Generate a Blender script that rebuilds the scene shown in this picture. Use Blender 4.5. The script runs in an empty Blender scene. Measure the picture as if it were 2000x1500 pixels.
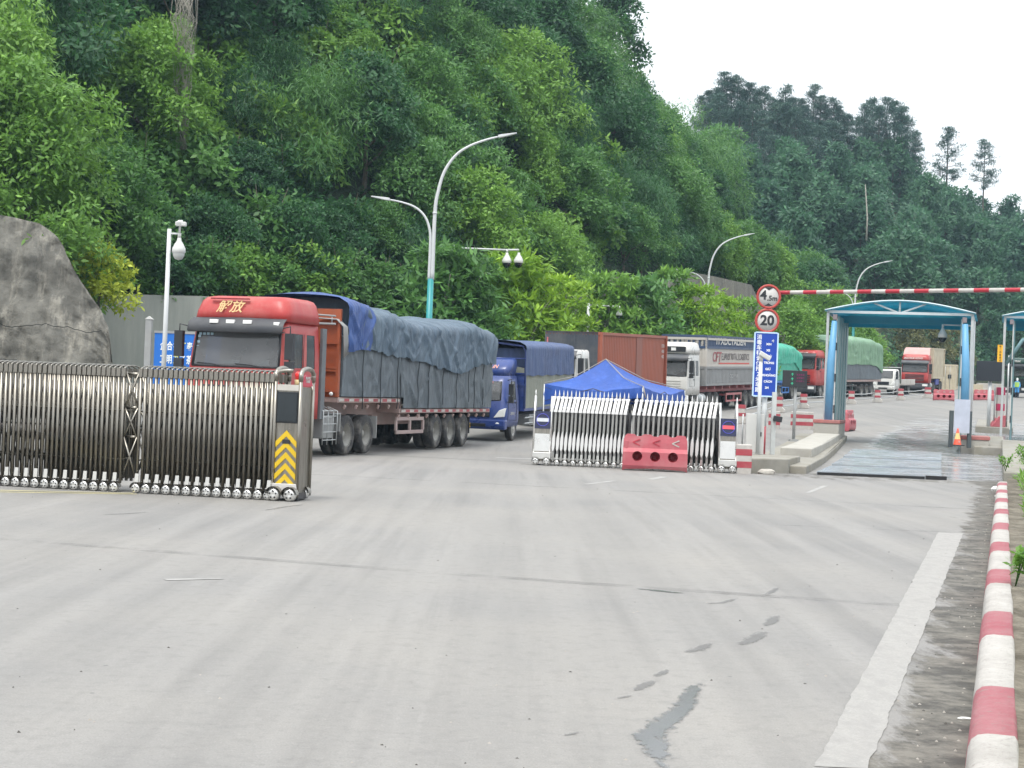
import bpy, bmesh, math, random
import numpy as np
from mathutils import Matrix, Vector, noise

PI = math.pi
scene = bpy.context.scene
COL = scene.collection
rnd = random.Random(7)

# ------------------------------------------------------------------ camera
FPX, CAMH = 3200.0, 1.7
PITCH, ROLL = math.radians(0.45), math.radians(2.3)
cam_data = bpy.data.cameras.new('camera')
cam_data.sensor_width = 36.0
cam_data.lens = FPX / 2000.0 * 36.0
cam_data.clip_start, cam_data.clip_end = 0.1, 3000.0
cam = bpy.data.objects.new('camera', cam_data)
CAMM = Matrix.Translation((0, 0, CAMH)) @ Matrix.Rotation(PI / 2 + PITCH, 4, 'X') @ Matrix.Rotation(ROLL, 4, 'Z')
cam.matrix_world = CAMM
COL.objects.link(cam)
scene.camera = cam

# ------------------------------------------------------------------ sky and sun (bright overcast)
SUN_EL, SUN_AZ = math.radians(64), math.radians(205)      # azimuth from +Y towards +X
world = bpy.data.worlds.new('World')
scene.world = world
world.use_nodes = True
wn, wl = world.node_tree.nodes, world.node_tree.links
sky = wn.new('ShaderNodeTexSky')
sky.sky_type = 'NISHITA'
sky.sun_disc = False
sky.sun_elevation, sky.sun_rotation = SUN_EL, SUN_AZ
sky.dust_density, sky.air_density = 4.0, 1.0
wmix = wn.new('ShaderNodeMix'); wmix.data_type = 'RGBA'
wmix.inputs[0].default_value = 0.86
wl.new(sky.outputs[0], wmix.inputs[6])
wtc = wn.new('ShaderNodeTexCoord'); wsx = wn.new('ShaderNodeSeparateXYZ'); wl.new(wtc.outputs['Generated'], wsx.inputs[0])
wmr = wn.new('ShaderNodeMapRange'); wl.new(wsx.outputs[2], wmr.inputs[0])            # overcast: brighter overhead than at the horizon
wmr.inputs[1].default_value, wmr.inputs[2].default_value, wmr.inputs[3].default_value, wmr.inputs[4].default_value = 0.0, 1.0, 7.5, 15.5
wcl = wn.new('ShaderNodeVectorMath'); wcl.operation = 'SCALE'; wcl.inputs[0].default_value = (.975, .995, 1.02); wl.new(wmr.outputs[0], wcl.inputs['Scale'])
wl.new(wcl.outputs[0], wmix.inputs[7])
bg = wn['Background']
wl.new(wmix.outputs[2], bg.inputs[0])
bg.inputs[1].default_value = 0.10
sun_d = bpy.data.lights.new('sun', 'SUN')
sun_d.energy, sun_d.angle, sun_d.color = 1.5, math.radians(12), (1.0, 0.965, 0.9)
sun = bpy.data.objects.new('sun', sun_d)
sdir = Vector((math.sin(SUN_AZ) * math.cos(SUN_EL), math.cos(SUN_AZ) * math.cos(SUN_EL), math.sin(SUN_EL)))
sun.rotation_euler = sdir.to_track_quat('Z', 'Y').to_euler()
sun.location = (30, -30, 80)
COL.objects.link(sun)
scene.view_settings.view_transform = 'Standard'
scene.view_settings.look = 'None'
scene.view_settings.exposure = 0.82
scene.view_settings.gamma = 1.0
scene.cycles.max_bounces = 6
scene.cycles.transparent_max_bounces = 8
scene.cycles.volume_bounces = 0

# ------------------------------------------------------------------ geometry helpers
def hor(px): return 775 + (px - 1000) * 0.0402
def at(px, py, Y):
    d = CAMM.to_3x3() @ Vector(((px - 1000) / FPX, -(py - 750) / FPX, -1))
    return Vector((0, 0, CAMH)) + d * (Y / d.y)
def gz(x, y=None):
    y = x if y is None else y
    if y < 45: return 0.0
    if y < 60: return .036 * (y - 45) ** 2 / 30
    return .036 * (y - 52.5)
def sstep(a, b, x):
    t = min(1, max(0, (x - a) / (b - a))); return t * t * (3 - 2 * t)
def interp(tab, x):
    for (a, b) in zip(tab, tab[1:]):
        if x <= b[0]:
            k = min(1, max(0, (x - a[0]) / ((b[0] - a[0]) or 1)))
            return [p + (q - p) * k for p, q in zip(a[1:], b[1:])]
    return list(tab[-1][1:])
def nz(*p): return noise.noise(Vector(p))

I4 = Matrix.Identity(4)
class MB:
    def __init__(s): s.v, s.f, s.m, s.sm, s.T = [], [], [], [], I4
    def add(s, vs, fs, mi=0, smooth=False):
        o = len(s.v)
        T = s.T
        s.v += [tuple(T @ Vector(p)) for p in vs]
        s.f += [tuple(i + o for i in f) for f in fs]
        s.m += [mi] * len(fs); s.sm += [smooth] * len(fs)
        return s
    def box(s, c, d, mi=0, M=None):
        x, y, z = (k / 2 for k in d)
        vs = [Vector((i * x, j * y, k * z)) for k in (-1, 1) for j in (-1, 1) for i in (-1, 1)]
        if M: vs = [M @ p for p in vs]
        vs = [p + Vector(c) for p in vs]
        return s.add(vs, [(0, 2, 3, 1), (4, 5, 7, 6), (0, 1, 5, 4), (2, 6, 7, 3), (0, 4, 6, 2), (1, 3, 7, 5)], mi)
    def b2(s, x0, x1, y0, y1, z0, z1, mi=0):
        return s.box(((x0 + x1) / 2, (y0 + y1) / 2, (z0 + z1) / 2), (x1 - x0, y1 - y0, z1 - z0), mi)
    def tube(s, pts, r, n=8, mi=0, caps=True):
        pts = [Vector(p) for p in pts]
        rs = r if isinstance(r, (list, tuple)) else [r] * len(pts)
        vs, fs = [], []
        up = None
        for i, p in enumerate(pts):
            t = (pts[min(i + 1, len(pts) - 1)] - pts[max(i - 1, 0)]).normalized()
            if up is None:
                up = Vector((0, 0, 1)) if abs(t.z) < .9 else Vector((0, 1, 0))
            a = t.cross(up).normalized(); b = a.cross(t).normalized(); up = b
            vs += [p + (a * math.cos(2 * PI * k / n) + b * math.sin(2 * PI * k / n)) * rs[i] for k in range(n)]
        for i in range(len(pts) - 1):
            fs += [(i * n + k, i * n + (k + 1) % n, (i + 1) * n + (k + 1) % n, (i + 1) * n + k) for k in range(n)]
        s.add(vs, fs, mi, True)
        if caps:
            o = len(s.v) - len(vs)
            s.f += [tuple(o + k for k in reversed(range(n))), tuple(o + (len(pts) - 1) * n + k for k in range(n))]
            s.m += [mi] * 2; s.sm += [False] * 2
        return s
    def lathe(s, prof, n=24, axis='X', c=(0, 0, 0), mi=0, smooth=True):
        vs, fs = [], []
        c = Vector(c)
        for (a, r) in prof:
            for k in range(n):
                q = 2 * PI * k / n; u, w = r * math.cos(q), r * math.sin(q)
                vs.append(c + (Vector((a, u, w)) if axis == 'X' else Vector((u, a, w)) if axis == 'Y' else Vector((u, w, a))))
        for i in range(len(prof) - 1):
            fs += [(i * n + k, i * n + (k + 1) % n, (i + 1) * n + (k + 1) % n, (i + 1) * n + k) for k in range(n)]
        return s.add(vs, fs, mi, smooth)
    def grid(s, rows, mi=0, smooth=True, skip=None, closed=False):
        n = len(rows[0]); vs = [p for r in rows for p in r]; fs = []
        for i in range(len(rows) - 1):
            for k in range(n if closed else n - 1):
                if skip and skip(i, k): continue
                fs.append((i * n + k, i * n + (k + 1) % n, (i + 1) * n + (k + 1) % n, (i + 1) * n + k))
        return s.add(vs, fs, mi, smooth)
    def prism(s, out, a, b, axis='Y', mi=0):          # outline in the two other axes, from a to b along axis
        n = len(out)
        def P(u, w, t): return {'Y': (u, t, w), 'X': (t, u, w), 'Z': (u, w, t)}[axis]
        vs = [P(u, w, a) for u, w in out] + [P(u, w, b) for u, w in out]
        return s.add(vs, [tuple(range(n)), tuple(reversed(range(n, 2 * n)))] + [(k, n + k, n + (k + 1) % n, (k + 1) % n) for k in range(n)], mi)
    def mesh(s, name, mats):
        me = bpy.data.meshes.new(name)
        me.from_pydata(s.v, [], s.f)
        for m in (mats if isinstance(mats, (list, tuple)) else [mats]): me.materials.append(m)
        me.polygons.foreach_set('material_index', s.m)
        me.polygons.foreach_set('use_smooth', s.sm)
        bm = bmesh.new(); bm.from_mesh(me); bmesh.ops.recalc_face_normals(bm, faces=bm.faces); bm.to_mesh(me); bm.free()
        me.update()
        return me
    def build(s, name, mats, parent=None, bevel=0, seg=2, loc=None, sharp=None):
        o = bpy.data.objects.new(name, s.mesh(name, mats)); COL.objects.link(o)
        if parent is not None: o.parent = parent
        if loc is not None: o.location = loc
        if bevel:
            b = o.modifiers.new('bevel', 'BEVEL'); b.width = bevel; b.segments = seg; b.limit_method = 'ANGLE'; b.angle_limit = math.radians(35)
        return o

def tag(o, label=None, cat=None, group=None, kind=None):
    for k, v in (('label', label), ('category', cat), ('group', group), ('kind', kind)):
        if v: o[k] = v
    return o
def empty(name, loc=(0, 0, 0), rz=0, label=None, cat=None, group=None):
    o = bpy.data.objects.new(name, None); o.empty_display_size = .3
    o.location = loc; o.rotation_euler = (0, 0, rz); COL.objects.link(o)
    return tag(o, label, cat, group)
def copy_tree(o, parent=None):
    kids = [k for k in o.children]
    c = o.copy(); COL.objects.link(c)
    if parent is not None: c.parent = parent; c.matrix_parent_inverse = o.matrix_parent_inverse
    for k in kids: copy_tree(k, c)
    return c
def basis(right, up, org):
    r, u = Vector(right).normalized(), Vector(up).normalized(); n = r.cross(u)
    M = Matrix((r, u, n)).transposed().to_4x4(); M.translation = Vector(org); return M
FRONT = ((-1, 0, 0), (0, 0, 1))          # writing on a face that looks along +Y
SIDE = ((0, -1, 0), (0, 0, 1))           # writing on a face that looks along -X
CAMF = ((1, 0, 0), (0, 0, 1))            # writing on a face that looks along -Y
def curve_mesh(cu):
    ob = bpy.data.objects.new('t', cu); COL.objects.link(ob)
    dg = bpy.context.evaluated_depsgraph_get()
    me = bpy.data.meshes.new_from_object(ob.evaluated_get(dg))
    bpy.data.objects.remove(ob); bpy.data.curves.remove(cu)
    return me
def text(body, size, mat, parent, org, ori, name='lettering', shear=0, sx=1.0, bold=0.0, width=None, depth=.002, line=1.0):
    cu = bpy.data.curves.new('t', 'FONT'); cu.body = body; cu.size = size; cu.extrude = depth; cu.shear = shear
    cu.offset = bold; cu.align_x = 'CENTER'; cu.align_y = 'CENTER'; cu.resolution_u = 3; cu.space_line = line
    me = curve_mesh(cu); me.name = name; me.materials.clear(); me.materials.append(mat)
    if width:
        xs = [v.co.x for v in me.vertices]; w = max(xs) - min(xs); sx = width / w if w else 1
    me.transform(Matrix.Scale(sx, 4, (1, 0, 0))); me.transform(basis(*ori, org))
    for p in me.polygons: p.material_index = 0
    o = bpy.data.objects.new(name, me); COL.objects.link(o)
    if parent is not None: o.parent = parent
    return o
def plate_with_holes(outer, holes, ext):
    cu = bpy.data.curves.new('t', 'CURVE'); cu.dimensions = '2D'; cu.fill_mode = 'BOTH'; cu.extrude = ext
    for ring in [outer] + holes:
        sp = cu.splines.new('POLY'); sp.points.add(len(ring) - 1); sp.use_cyclic_u = True
        for q, (a, b) in zip(sp.points, ring): q.co = (a, b, 0, 1)
    return curve_mesh(cu)

# ------------------------------------------------------------------ materials
class NT:
    def __init__(s, name):
        s.mat = bpy.data.materials.new(name); s.mat.use_nodes = True
        s.t = s.mat.node_tree; s.p = s.t.nodes['Principled BSDF']; s.out = s.t.nodes['Material Output']
    def n(s, typ, ins=None, **kw):
        d = s.t.nodes.new('ShaderNode' + typ)
        for k, v in kw.items(): setattr(d, k, v)
        for k, v in (ins or {}).items(): s.set(d.inputs[k], v)
        return d
    def set(s, i, v):
        if hasattr(v, 'is_output'): s.t.links.new(v, i)
        elif isinstance(v, (tuple, list)) and i.type == 'RGBA' and len(v) == 3: i.default_value = (*v, 1)
        else: i.default_value = v
    def coord(s, kind='Object', rot=0, scale=(1, 1, 1)):
        c = s.n('NewGeometry').outputs['Position'] if kind == 'World' else s.n('TexCoord').outputs[kind]
        return s.n('Mapping', {0: c, 2: (0, 0, rot), 3: scale}).outputs[0]
    def noise(s, vec, scale=5, detail=4, rough=.55):
        return s.n('TexNoise', {'Vector': vec, 'Scale': scale, 'Detail': detail, 'Roughness': rough}).outputs['Fac']
    def ramp(s, fac, a, b, lo=0.0, hi=1.0):
        return s.n('MapRange', {0: fac, 1: a, 2: b, 3: lo, 4: hi}).outputs[0]
    def mix(s, f, a, b, blend='MIX'):
        m = s.n('Mix', data_type='RGBA', blend_type=blend)
        s.set(m.inputs[0], f); s.set(m.inputs[6], a); s.set(m.inputs[7], b); return m.outputs[2]
    def math(s, op, a, b=0.0):
        m = s.n('Math', operation=op); s.set(m.inputs[0], a); s.set(m.inputs[1], b); return m.outputs[0]
    def bump(s, h, strength=.3, dist=.02):
        s.set(s.p.inputs['Normal'], s.n('Bump', {'Strength': strength, 'Distance': dist, 'Height': h}).outputs[0])
    def base(s, c): s.set(s.p.inputs['Base Color'], c)
MATS = {}
def mat(name, col, rough=.6, metal=0, var=.12, sc=2.0, dirt=None, damt=.35, dsc=1.2, bump=0, bsc=40, spec=None, stretch=(1, 1, 1)):
    if name in MATS: return MATS[name]
    m = NT(name); v = m.coord('Object', 0, stretch)
    n1 = m.noise(v, sc, 5, .6)
    c = m.mix(m.ramp(n1, .3, .7), tuple(max(0, k * (1 - var)) for k in col), tuple(min(1, k * (1 + var)) for k in col))
    if dirt:
        c = m.mix(m.ramp(m.noise(v, dsc, 7, .68), .45, .72, 0, damt), c, dirt)
    m.base(c)
    m.set(m.p.inputs['Roughness'], m.ramp(n1, .2, .8, max(.03, rough - .08), min(1, rough + .08)))
    m.p.inputs['Metallic'].default_value = metal
    if spec is not None: m.p.inputs['Specular IOR Level'].default_value = spec
    if bump: m.bump(m.noise(v, bsc, 3), bump, .01)
    MATS[name] = m.mat
    return m.mat
DUST = (.30, .27, .23)
def glass_mat(name, tint=(.4, .46, .47), mixf=.42):
    if name in MATS: return MATS[name]
    m = NT(name)
    m.base((.15, .155, .16)); m.p.inputs['Roughness'].default_value = .08
    m.p.inputs['Specular IOR Level'].default_value = .9
    tr = m.n('BsdfTransparent', {0: tint})
    mx = m.n('MixShader', {0: m.ramp(m.noise(m.coord('Object'), 1.5, 3), .3, .7, mixf - .06, mixf + .06), 1: m.p.outputs[0], 2: tr.outputs[0]})
    m.t.links.new(mx.outputs[0], m.out.inputs[0])
    MATS[name] = m.mat
    return m.mat
def emis(name, col, st):
    if name in MATS: return MATS[name]
    m = NT(name); m.base(tuple(k * .3 for k in col)); m.set(m.p.inputs['Emission Color'], col); m.p.inputs['Emission Strength'].default_value = st
    MATS[name] = m.mat
    return m.mat

def steel_mat():
    m = NT('brushed_steel'); v = m.coord('Object', 0, (6, 6, .6))
    n = m.noise(v, 3, 6, .7); w = m.noise(m.coord('Object'), 1.3, 4)
    m.base(m.mix(m.ramp(n, .3, .7), (.18, .17, .147), (.36, .34, .30)))
    m.p.inputs['Metallic'].default_value = 1
    m.set(m.p.inputs['Roughness'], m.ramp(w, .3, .7, .26, .46)); m.bump(n, .08, .004)
    return m.mat
STEEL = steel_mat()
CHROME = mat('bright_steel', (.66, .66, .64), .3, .75, .12)
BLACKP = mat('black_plastic', (.018, .02, .024), .5, 0, .3)
DARKG = mat('dark_grey_plastic', (.05, .055, .065), .5, 0, .2, dirt=DUST, damt=.2)
RUBBER = mat('tyre_rubber', (.028, .028, .03), .85, 0, .25, 6, dirt=(.2, .19, .17), damt=.75, dsc=3, bump=.2)
RIM = mat('wheel_rim_paint', (.30, .30, .28), .55, .3, .2, 6, dirt=(.1, .09, .07), damt=.6)
FRAME = mat('chassis_steel', (.045, .045, .048), .7, 0, .3, 3, dirt=DUST, damt=.4)
GLASS = glass_mat('cab_glass')
DGLASS = mat('display_glass', (.012, .016, .02), .08, 0, .1)
WHITE = mat('white_paint', (.55, .55, .53), .45, 0, .05, dirt=DUST, damt=.2)
POLEW = mat('pole_white', (.52, .54, .54), .4, 0, .05)
GREYP = mat('grey_paint', (.28, .29, .29), .5, 0, .12, dirt=DUST, damt=.3)
GALV = mat('galvanised_steel', (.45, .47, .47), .45, .6, .12)
RED = mat('cab_red', (.37, .032, .03), .4, 0, .1, 1.5, dirt=(.40, .17, .14), damt=.5, dsc=1.4)
LAMPG = mat('lamp_lens', (.75, .76, .74), .15, 0, .05)
AMBER = mat('amber_lens', (.75, .25, .03), .25, 0, .05)
PAPER = mat('white_paper', (.55, .57, .6), .8, 0, .04)
YELLOW = mat('yellow_reflective', (.62, .42, .01), .45, 0, .05)
GOLD = mat('gold_lettering', (.62, .42, .2), .4, .2, .1)
STRW = mat('stripe_white', (.46, .44, .41), .6, 0, .14, 4, dirt=(.24, .21, .18), damt=.5, dsc=3)
STRR = mat('stripe_red', (.34, .045, .06), .5, 0, .12, 4, dirt=(.3, .2, .19), damt=.4, dsc=3)

# ------------------------------------------------------------------ ground and road markings
RD = Vector((.288, .957)); RANG = math.asin(.288)          # the road runs along RD
def kerb_x(y): return 2.27 + (y - 7.95) * .301             # foot of the painted kerb
def fnoise(x, y, s, seed=0.0): return noise.fractal(Vector((x * s, y * s, seed)), .6, 2.1, 5)

def ground_material():
    m = NT('worn_concrete_road'); P = 'World'
    streak = m.coord(P, RANG, (1.0, .045, 1)); iso = m.coord(P)
    n_big = m.noise(iso, .16, 5, .6); n_st = m.noise(streak, 1.1, 5, .62); n_st2 = m.noise(m.coord(P, RANG - .12, (1, .03, 1)), 2.6, 4, .6)
    n_f = m.noise(iso, 90, 2, .6); n_m = m.noise(iso, 7, 6, .65)
    c = m.mix(m.ramp(n_st, .36, .66), (.188, .184, .177), (.26, .253, .241))
    c = m.mix(m.ramp(n_st2, .48, .68, 0, .6), c, (.15, .147, .142))
    c = m.mix(m.ramp(n_big, .40, .62, 0, .5), c, (.285, .27, .244))
    c = m.mix(m.ramp(n_m, .5, .75, 0, .45), c, (.142, .138, .132))
    n_s = m.noise(iso, 24, 3, .7); c = m.mix(m.ramp(n_s, .55, .75, 0, .4), c, (.13, .128, .124)); c = m.mix(m.ramp(n_s, .44, .26, 0, .35), c, (.33, .32, .30))
    c = m.mix(m.ramp(n_f, .35, .7, .0, .35), c, (.105, .105, .103))
    sp = m.n('TexVoronoi', {'Vector': iso, 'Scale': 2.3}).outputs['Distance']
    c = m.mix(m.math('MULTIPLY', m.math('LESS_THAN', sp, .035), .7), c, (.1, .1, .1))
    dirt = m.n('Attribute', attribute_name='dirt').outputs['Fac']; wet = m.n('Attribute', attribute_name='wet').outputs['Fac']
    dn = m.noise(m.coord(P, RANG, (1.6, .5, 1)), 1.6, 8, .72)
    dm = m.ramp(m.math('ADD', dirt, m.math('MULTIPLY', m.math('SUBTRACT', dn, .5), 1.9)), .42, .62)
    c = m.mix(m.math('MULTIPLY', dm, .9), c, m.mix(m.ramp(m.noise(iso, 3.2, 8, .75), .42, .6), (.034, .031, .025), (.145, .134, .112)))
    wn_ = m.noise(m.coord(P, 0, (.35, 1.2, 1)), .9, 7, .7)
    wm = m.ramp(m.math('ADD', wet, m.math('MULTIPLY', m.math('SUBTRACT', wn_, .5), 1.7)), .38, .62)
    c = m.mix(m.math('MULTIPLY', wm, .6), c, m.mix(m.ramp(wn_, .4, .65), (.23, .24, .256), (.32, .338, .362)))  # pale bluish sky reflection of the wet lane, mixed into the base colour
    m.base(c)
    m.set(m.p.inputs['Roughness'], m.math('SUBTRACT', m.ramp(n_st, .3, .7, .78, .9), m.math('MULTIPLY', wm, m.ramp(n_m, .3, .7, .8, .55))))
    m.bump(m.math('ADD', m.math('MULTIPLY', n_f, m.math('SUBTRACT', 1.0, wm)), m.math('MULTIPLY', n_m, 1.5)), .22, .012)
    return m.mat
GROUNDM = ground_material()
def ground_sheet():
    xs = sorted(set([-700, -400, -200, -120, -80, -60, -45] + [round(-34 + i * .5, 2) for i in range(0, 170)] + [55, 62, 70, 80, 95, 120, 160, 220, 320, 450, 700]))
    ys = sorted(set([-60, -30, -12, -4] + [round(i * .5, 2) for i in range(0, 200)] + list(range(100, 200, 3)) + [210, 240, 280, 330, 400, 500, 700]))
    rows = [[(x, y, gz(y)) for x in xs] for y in ys]
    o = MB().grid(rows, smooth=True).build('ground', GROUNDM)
    tag(o, kind='structure')
    d = o.data.attributes.new('dirt', 'FLOAT', 'POINT'); w = o.data.attributes.new('wet', 'FLOAT', 'POINT')
    dv, wv = [], []
    for v in o.data.vertices:
        x, y = v.co.x, v.co.y
        k = kerb_x(y) - x                                    # metres left of the kerb
        a = max(0, 1.04 - abs(k - .05) / .7) if y < 44 else 0  # gutter dirt
        a = max(a, .55 * sstep(38, 41.5, y) * sstep(45.5, 42.5, y) * sstep(5, 7, x) * sstep(16, 12, x))
        a = max(a, .45 * sstep(2.2, .6, abs(y - 42.6)) * sstep(-2, 1, x) * sstep(14, 8, x))
        if k < -.2 and y < 60: a = 1
        dv.append(a)
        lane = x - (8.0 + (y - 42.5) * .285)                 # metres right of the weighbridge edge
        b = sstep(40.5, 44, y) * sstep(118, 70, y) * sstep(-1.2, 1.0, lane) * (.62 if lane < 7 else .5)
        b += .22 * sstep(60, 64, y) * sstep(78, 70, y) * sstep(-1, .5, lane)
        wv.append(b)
    d.data.foreach_set('value', dv); w.data.foreach_set('value', wv)
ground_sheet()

def sheet(name, quads, m, dz=.004, kind='structure'):
    mb = MB()
    for q in quads:
        n = max(1, int(max((Vector(q[0]) - Vector(q[3])).length, (Vector(q[1]) - Vector(q[2])).length) / (.09 if name == 'lane_line' else 1.2)))
        rows = []
        for i in range(n + 1):
            t = i / n; a = Vector(q[0]).lerp(Vector(q[3]), t); b = Vector(q[1]).lerp(Vector(q[2]), t)
            if name == 'lane_line': a.x += .012 * fnoise(a.x, a.y, 2.5, 1) + .006 * nz(a.y * 9, 2, 2); b.x += .016 * fnoise(b.x, b.y, 2.5, 5) + .008 * nz(b.y * 9, 3, 4)
            rows.append([(a.x, a.y, gz(a.y) + dz), (b.x, b.y, gz(b.y) + dz)])
        mb.grid(rows)
    return tag(mb.build(name, m), kind=kind)
def paint_mat():
    m = NT('worn_road_paint'); v = m.coord('World')
    n = m.noise(m.coord('World', RANG, (1.6, .8, 1)), 4.5, 9, .78); f = m.noise(v, 60, 3)
    c = m.mix(m.ramp(f, .3, .7), (.25, .243, .228), (.305, .297, .28))
    c = m.mix(m.ramp(n, .44, .62, 0, .95), c, (.235, .228, .217)); m.base(c); m.p.inputs['Roughness'].default_value = .75
    return m.mat
PAINT = paint_mat()
sheet('lane_line', [((1.51, 7.8), (1.76, 7.8), (6.55, 23.5), (6.2, 23.55)), ((.3, 3.7), (.52, 3.7), (1.75, 7.78), (1.5, 7.78))], PAINT)
FAINT = mat('faint_road_paint', (.305, .30, .288), .85, 0, .12, 3, dirt=(.21, .206, .198), damt=.9, dsc=4)
sheet('worn_mark', [((-6.1, 17.3), (-5.55, 17.2), (-5.5, 17.32), (-6.05, 17.42)), ((-2.95, 14.2), (-2.5, 14.45), (-2.45, 14.38), (-2.9, 14.12)),
                    ((3.05, 36.2), (3.5, 37.8), (3.68, 37.7), (3.2, 36.1)), ((1.5, 33.0), (2.2, 34.9), (2.32, 34.85), (1.6, 32.9)), ((6.0, 33.1), (7.0, 36.5), (7.12, 36.5), (6.1, 33.1)),
                    ((-.4, 45), (2.4, 45.5), (2.5, 46.1), (-.3, 45.6))], FAINT)
YLINE = mat('faded_yellow_line', (.62, .56, .3), .8, 0, .15, 3, dirt=(.4, .38, .33), damt=.7, dsc=2)
sheet('gate_track', [((-9.2, 23.9), (-9.2, 24.02), (-5.7, 25.02), (-5.7, 24.95)), ((-9.2, 23.35), (-9.2, 23.48), (-5.6, 24.84), (-5.6, 24.76))], YLINE)
RAILM = mat('dark_joint', (.14, .138, .13), .85, 0, .35, 3)
sheet('gate_track', [((-9.2, 23.62), (-9.2, 23.74), (-5.6, 24.92), (-5.6, 24.88)), ((-5.4, 44.2), (-5.4, 44.34), (.6, 43.0), (.6, 42.9))], RAILM, .003)
def seam_mat():
    m = NT('dark_seam'); v = m.coord('World'); n = m.noise(v, 1.1, 7, .75)
    tr = m.n('BsdfTransparent'); m.base((.15, .148, .143)); m.p.inputs['Roughness'].default_value = .85
    mx = m.n('MixShader', {0: m.ramp(n, .42, .66, 0, .38), 1: tr.outputs[0], 2: m.p.outputs[0]}); m.t.links.new(mx.outputs[0], m.out.inputs[0]); return m.mat
SEAM = seam_mat()
sheet('road_joint', [((-9, 18.3), (-9, 18.5), (-.4, 15.62), (-.4, 15.38)), ((-.4, 15.38), (-.4, 15.62), (5.2, 14.12), (5.2, 13.9)), ((-7, 33.2), (-7, 33.4), (13, 28.7), (13, 28.5)), ((4, 23.72), (4, 23.8), (7.9, 23.6), (7.9, 23.5))], SEAM, .003)
def damp_mat(wetc, rough):
    m = NT('damp_patch_%d' % int(rough * 100)); v = m.coord('World')
    m.base(m.mix(m.noise(v, 6, 5, .7), tuple(k * .85 for k in wetc), tuple(k * 1.15 for k in wetc))); m.p.inputs['Roughness'].default_value = rough
    core = m.n('Attribute', attribute_name='core').outputs['Fac']; n1 = m.noise(m.coord('World', RANG, (1, .6, 1)), 11, 9, .78)
    tr = m.n('BsdfTransparent'); mx = m.n('MixShader', {0: m.ramp(m.math('ADD', core, m.math('MULTIPLY', m.math('SUBTRACT', n1, .5), 2.3)), .36, .62, 0, .8 if rough < .4 else .55), 1: tr.outputs[0], 2: m.p.outputs[0]})
    m.t.links.new(mx.outputs[0], m.out.inputs[0]); return m.mat
DAMP = {}
def puddle(name, line, wetc=(.17, .17, .175), rough=.3, dz=.0045):       # line: (x, y, half width) along the middle of the stain
    rows, co = [], []; P = []
    for i in range(len(line) - 1):
        for k in range(6): P.append(Vector(line[i]).lerp(Vector(line[i + 1]), k / 6))
    P.append(Vector(line[-1])); n = len(P)
    for i, p in enumerate(P):
        d = (P[min(i + 1, n - 1)] - P[max(i - 1, 0)]); d.z = 0; d.normalize(); l = Vector((-d.y, d.x, 0)); r = []
        for k in range(9):
            t = (k - 4) / 4; q = p + l * t * p.z * 1.7; r.append((q.x, q.y, gz(q.y) + dz)); co.append((1 - abs(t)) * min(1, min(i, n - 1 - i) / (n * .22)))
        rows.append(r)
    key = (wetc, rough)
    if key not in DAMP: DAMP[key] = damp_mat(wetc, rough)
    o = MB().grid(rows).build(name, DAMP[key]); at_ = o.data.attributes.new('core', 'FLOAT', 'POINT'); at_.data.foreach_set('value', co); tag(o, kind='structure')
def gp(px, py):
    d = CAMM.to_3x3() @ Vector(((px - 1000) / FPX, -(py - 750) / FPX, -1)); return (d.x * CAMH / -d.z, d.y * CAMH / -d.z)
def stain(name, pts, **kw):
    L = []
    for px, py, hw in pts: x, y = gp(px, py); L.append((x, y, hw / FPX * y))
    puddle(name, L, **kw)
stain('damp_patch', [(1388, 1315, 9), (1350, 1350, 19), (1335, 1385, 20), (1295, 1412, 26), (1268, 1440, 30), (1285, 1475, 27), (1315, 1530, 24)], rough=.18, wetc=(.155, .157, .163))
stain('puddle', [(1235, 1150, 5), (1275, 1153, 9), (1310, 1157, 10), (1350, 1160, 6)], rough=.12, wetc=(.18, .185, .20))
for q in ([(1440, 1262, 8), (1470, 1250, 16), (1500, 1232, 14)], [(1492, 1225, 8), (1507, 1215, 12), (1520, 1200, 8)], [(1335, 1276, 6), (1360, 1270, 13), (1395, 1254, 10)], [(1234, 1352, 7), (1258, 1340, 13), (1282, 1328, 9)],
          [(1276, 1324, 5), (1292, 1316, 9), (1306, 1307, 5)], [(1370, 1180, 4), (1410, 1178, 6), (1445, 1168, 4)], [(1492, 1164, 4), (1508, 1156, 7), (1522, 1147, 4)], [(1100, 1438, 4), (1118, 1434, 6), (1135, 1430, 3)], [(1205, 1365, 4), (1220, 1362, 6), (1240, 1358, 3)],
          [(600, 985, 3), (560, 990, 6), (500, 1000, 4)], [(300, 1000, 4), (240, 1004, 6), (190, 1006, 4)]):
    stain('damp_patch', q, rough=.5, wetc=(.15, .148, .143))

def grit():
    g = random.Random(3); mb = MB()
    for i in range(360):
        y = 7.5 + 34 * g.random() ** 1.6; k = g.random() ** (2.2 if i % 2 else 1); x = kerb_x(y) - .05 - k * (.5 if i % 2 else y * .62); r = g.uniform(.004, .010) * (1 + y * .012)
        vs = [(x + r * g.uniform(.6, 1.4) * math.cos(a), y + r * g.uniform(.6, 1.4) * math.sin(a), 0) for a in (0, 1.1, 2.0, 3.1, 4.2, 5.2)] + [(x, y, r * g.uniform(.6, 1.2))]
        mb.add(vs, [(q, (q + 1) % 6, 6) for q in range(6)], g.randrange(2))
    tag(mb.build('grit', [mat('grit_dark', (.07, .067, .06), .9), mat('grit_pale', (.3, .28, .25), .9)]), 'loose grit and pebbles scattered over the road and gutter', 'grit', kind='stuff')
grit()
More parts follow.
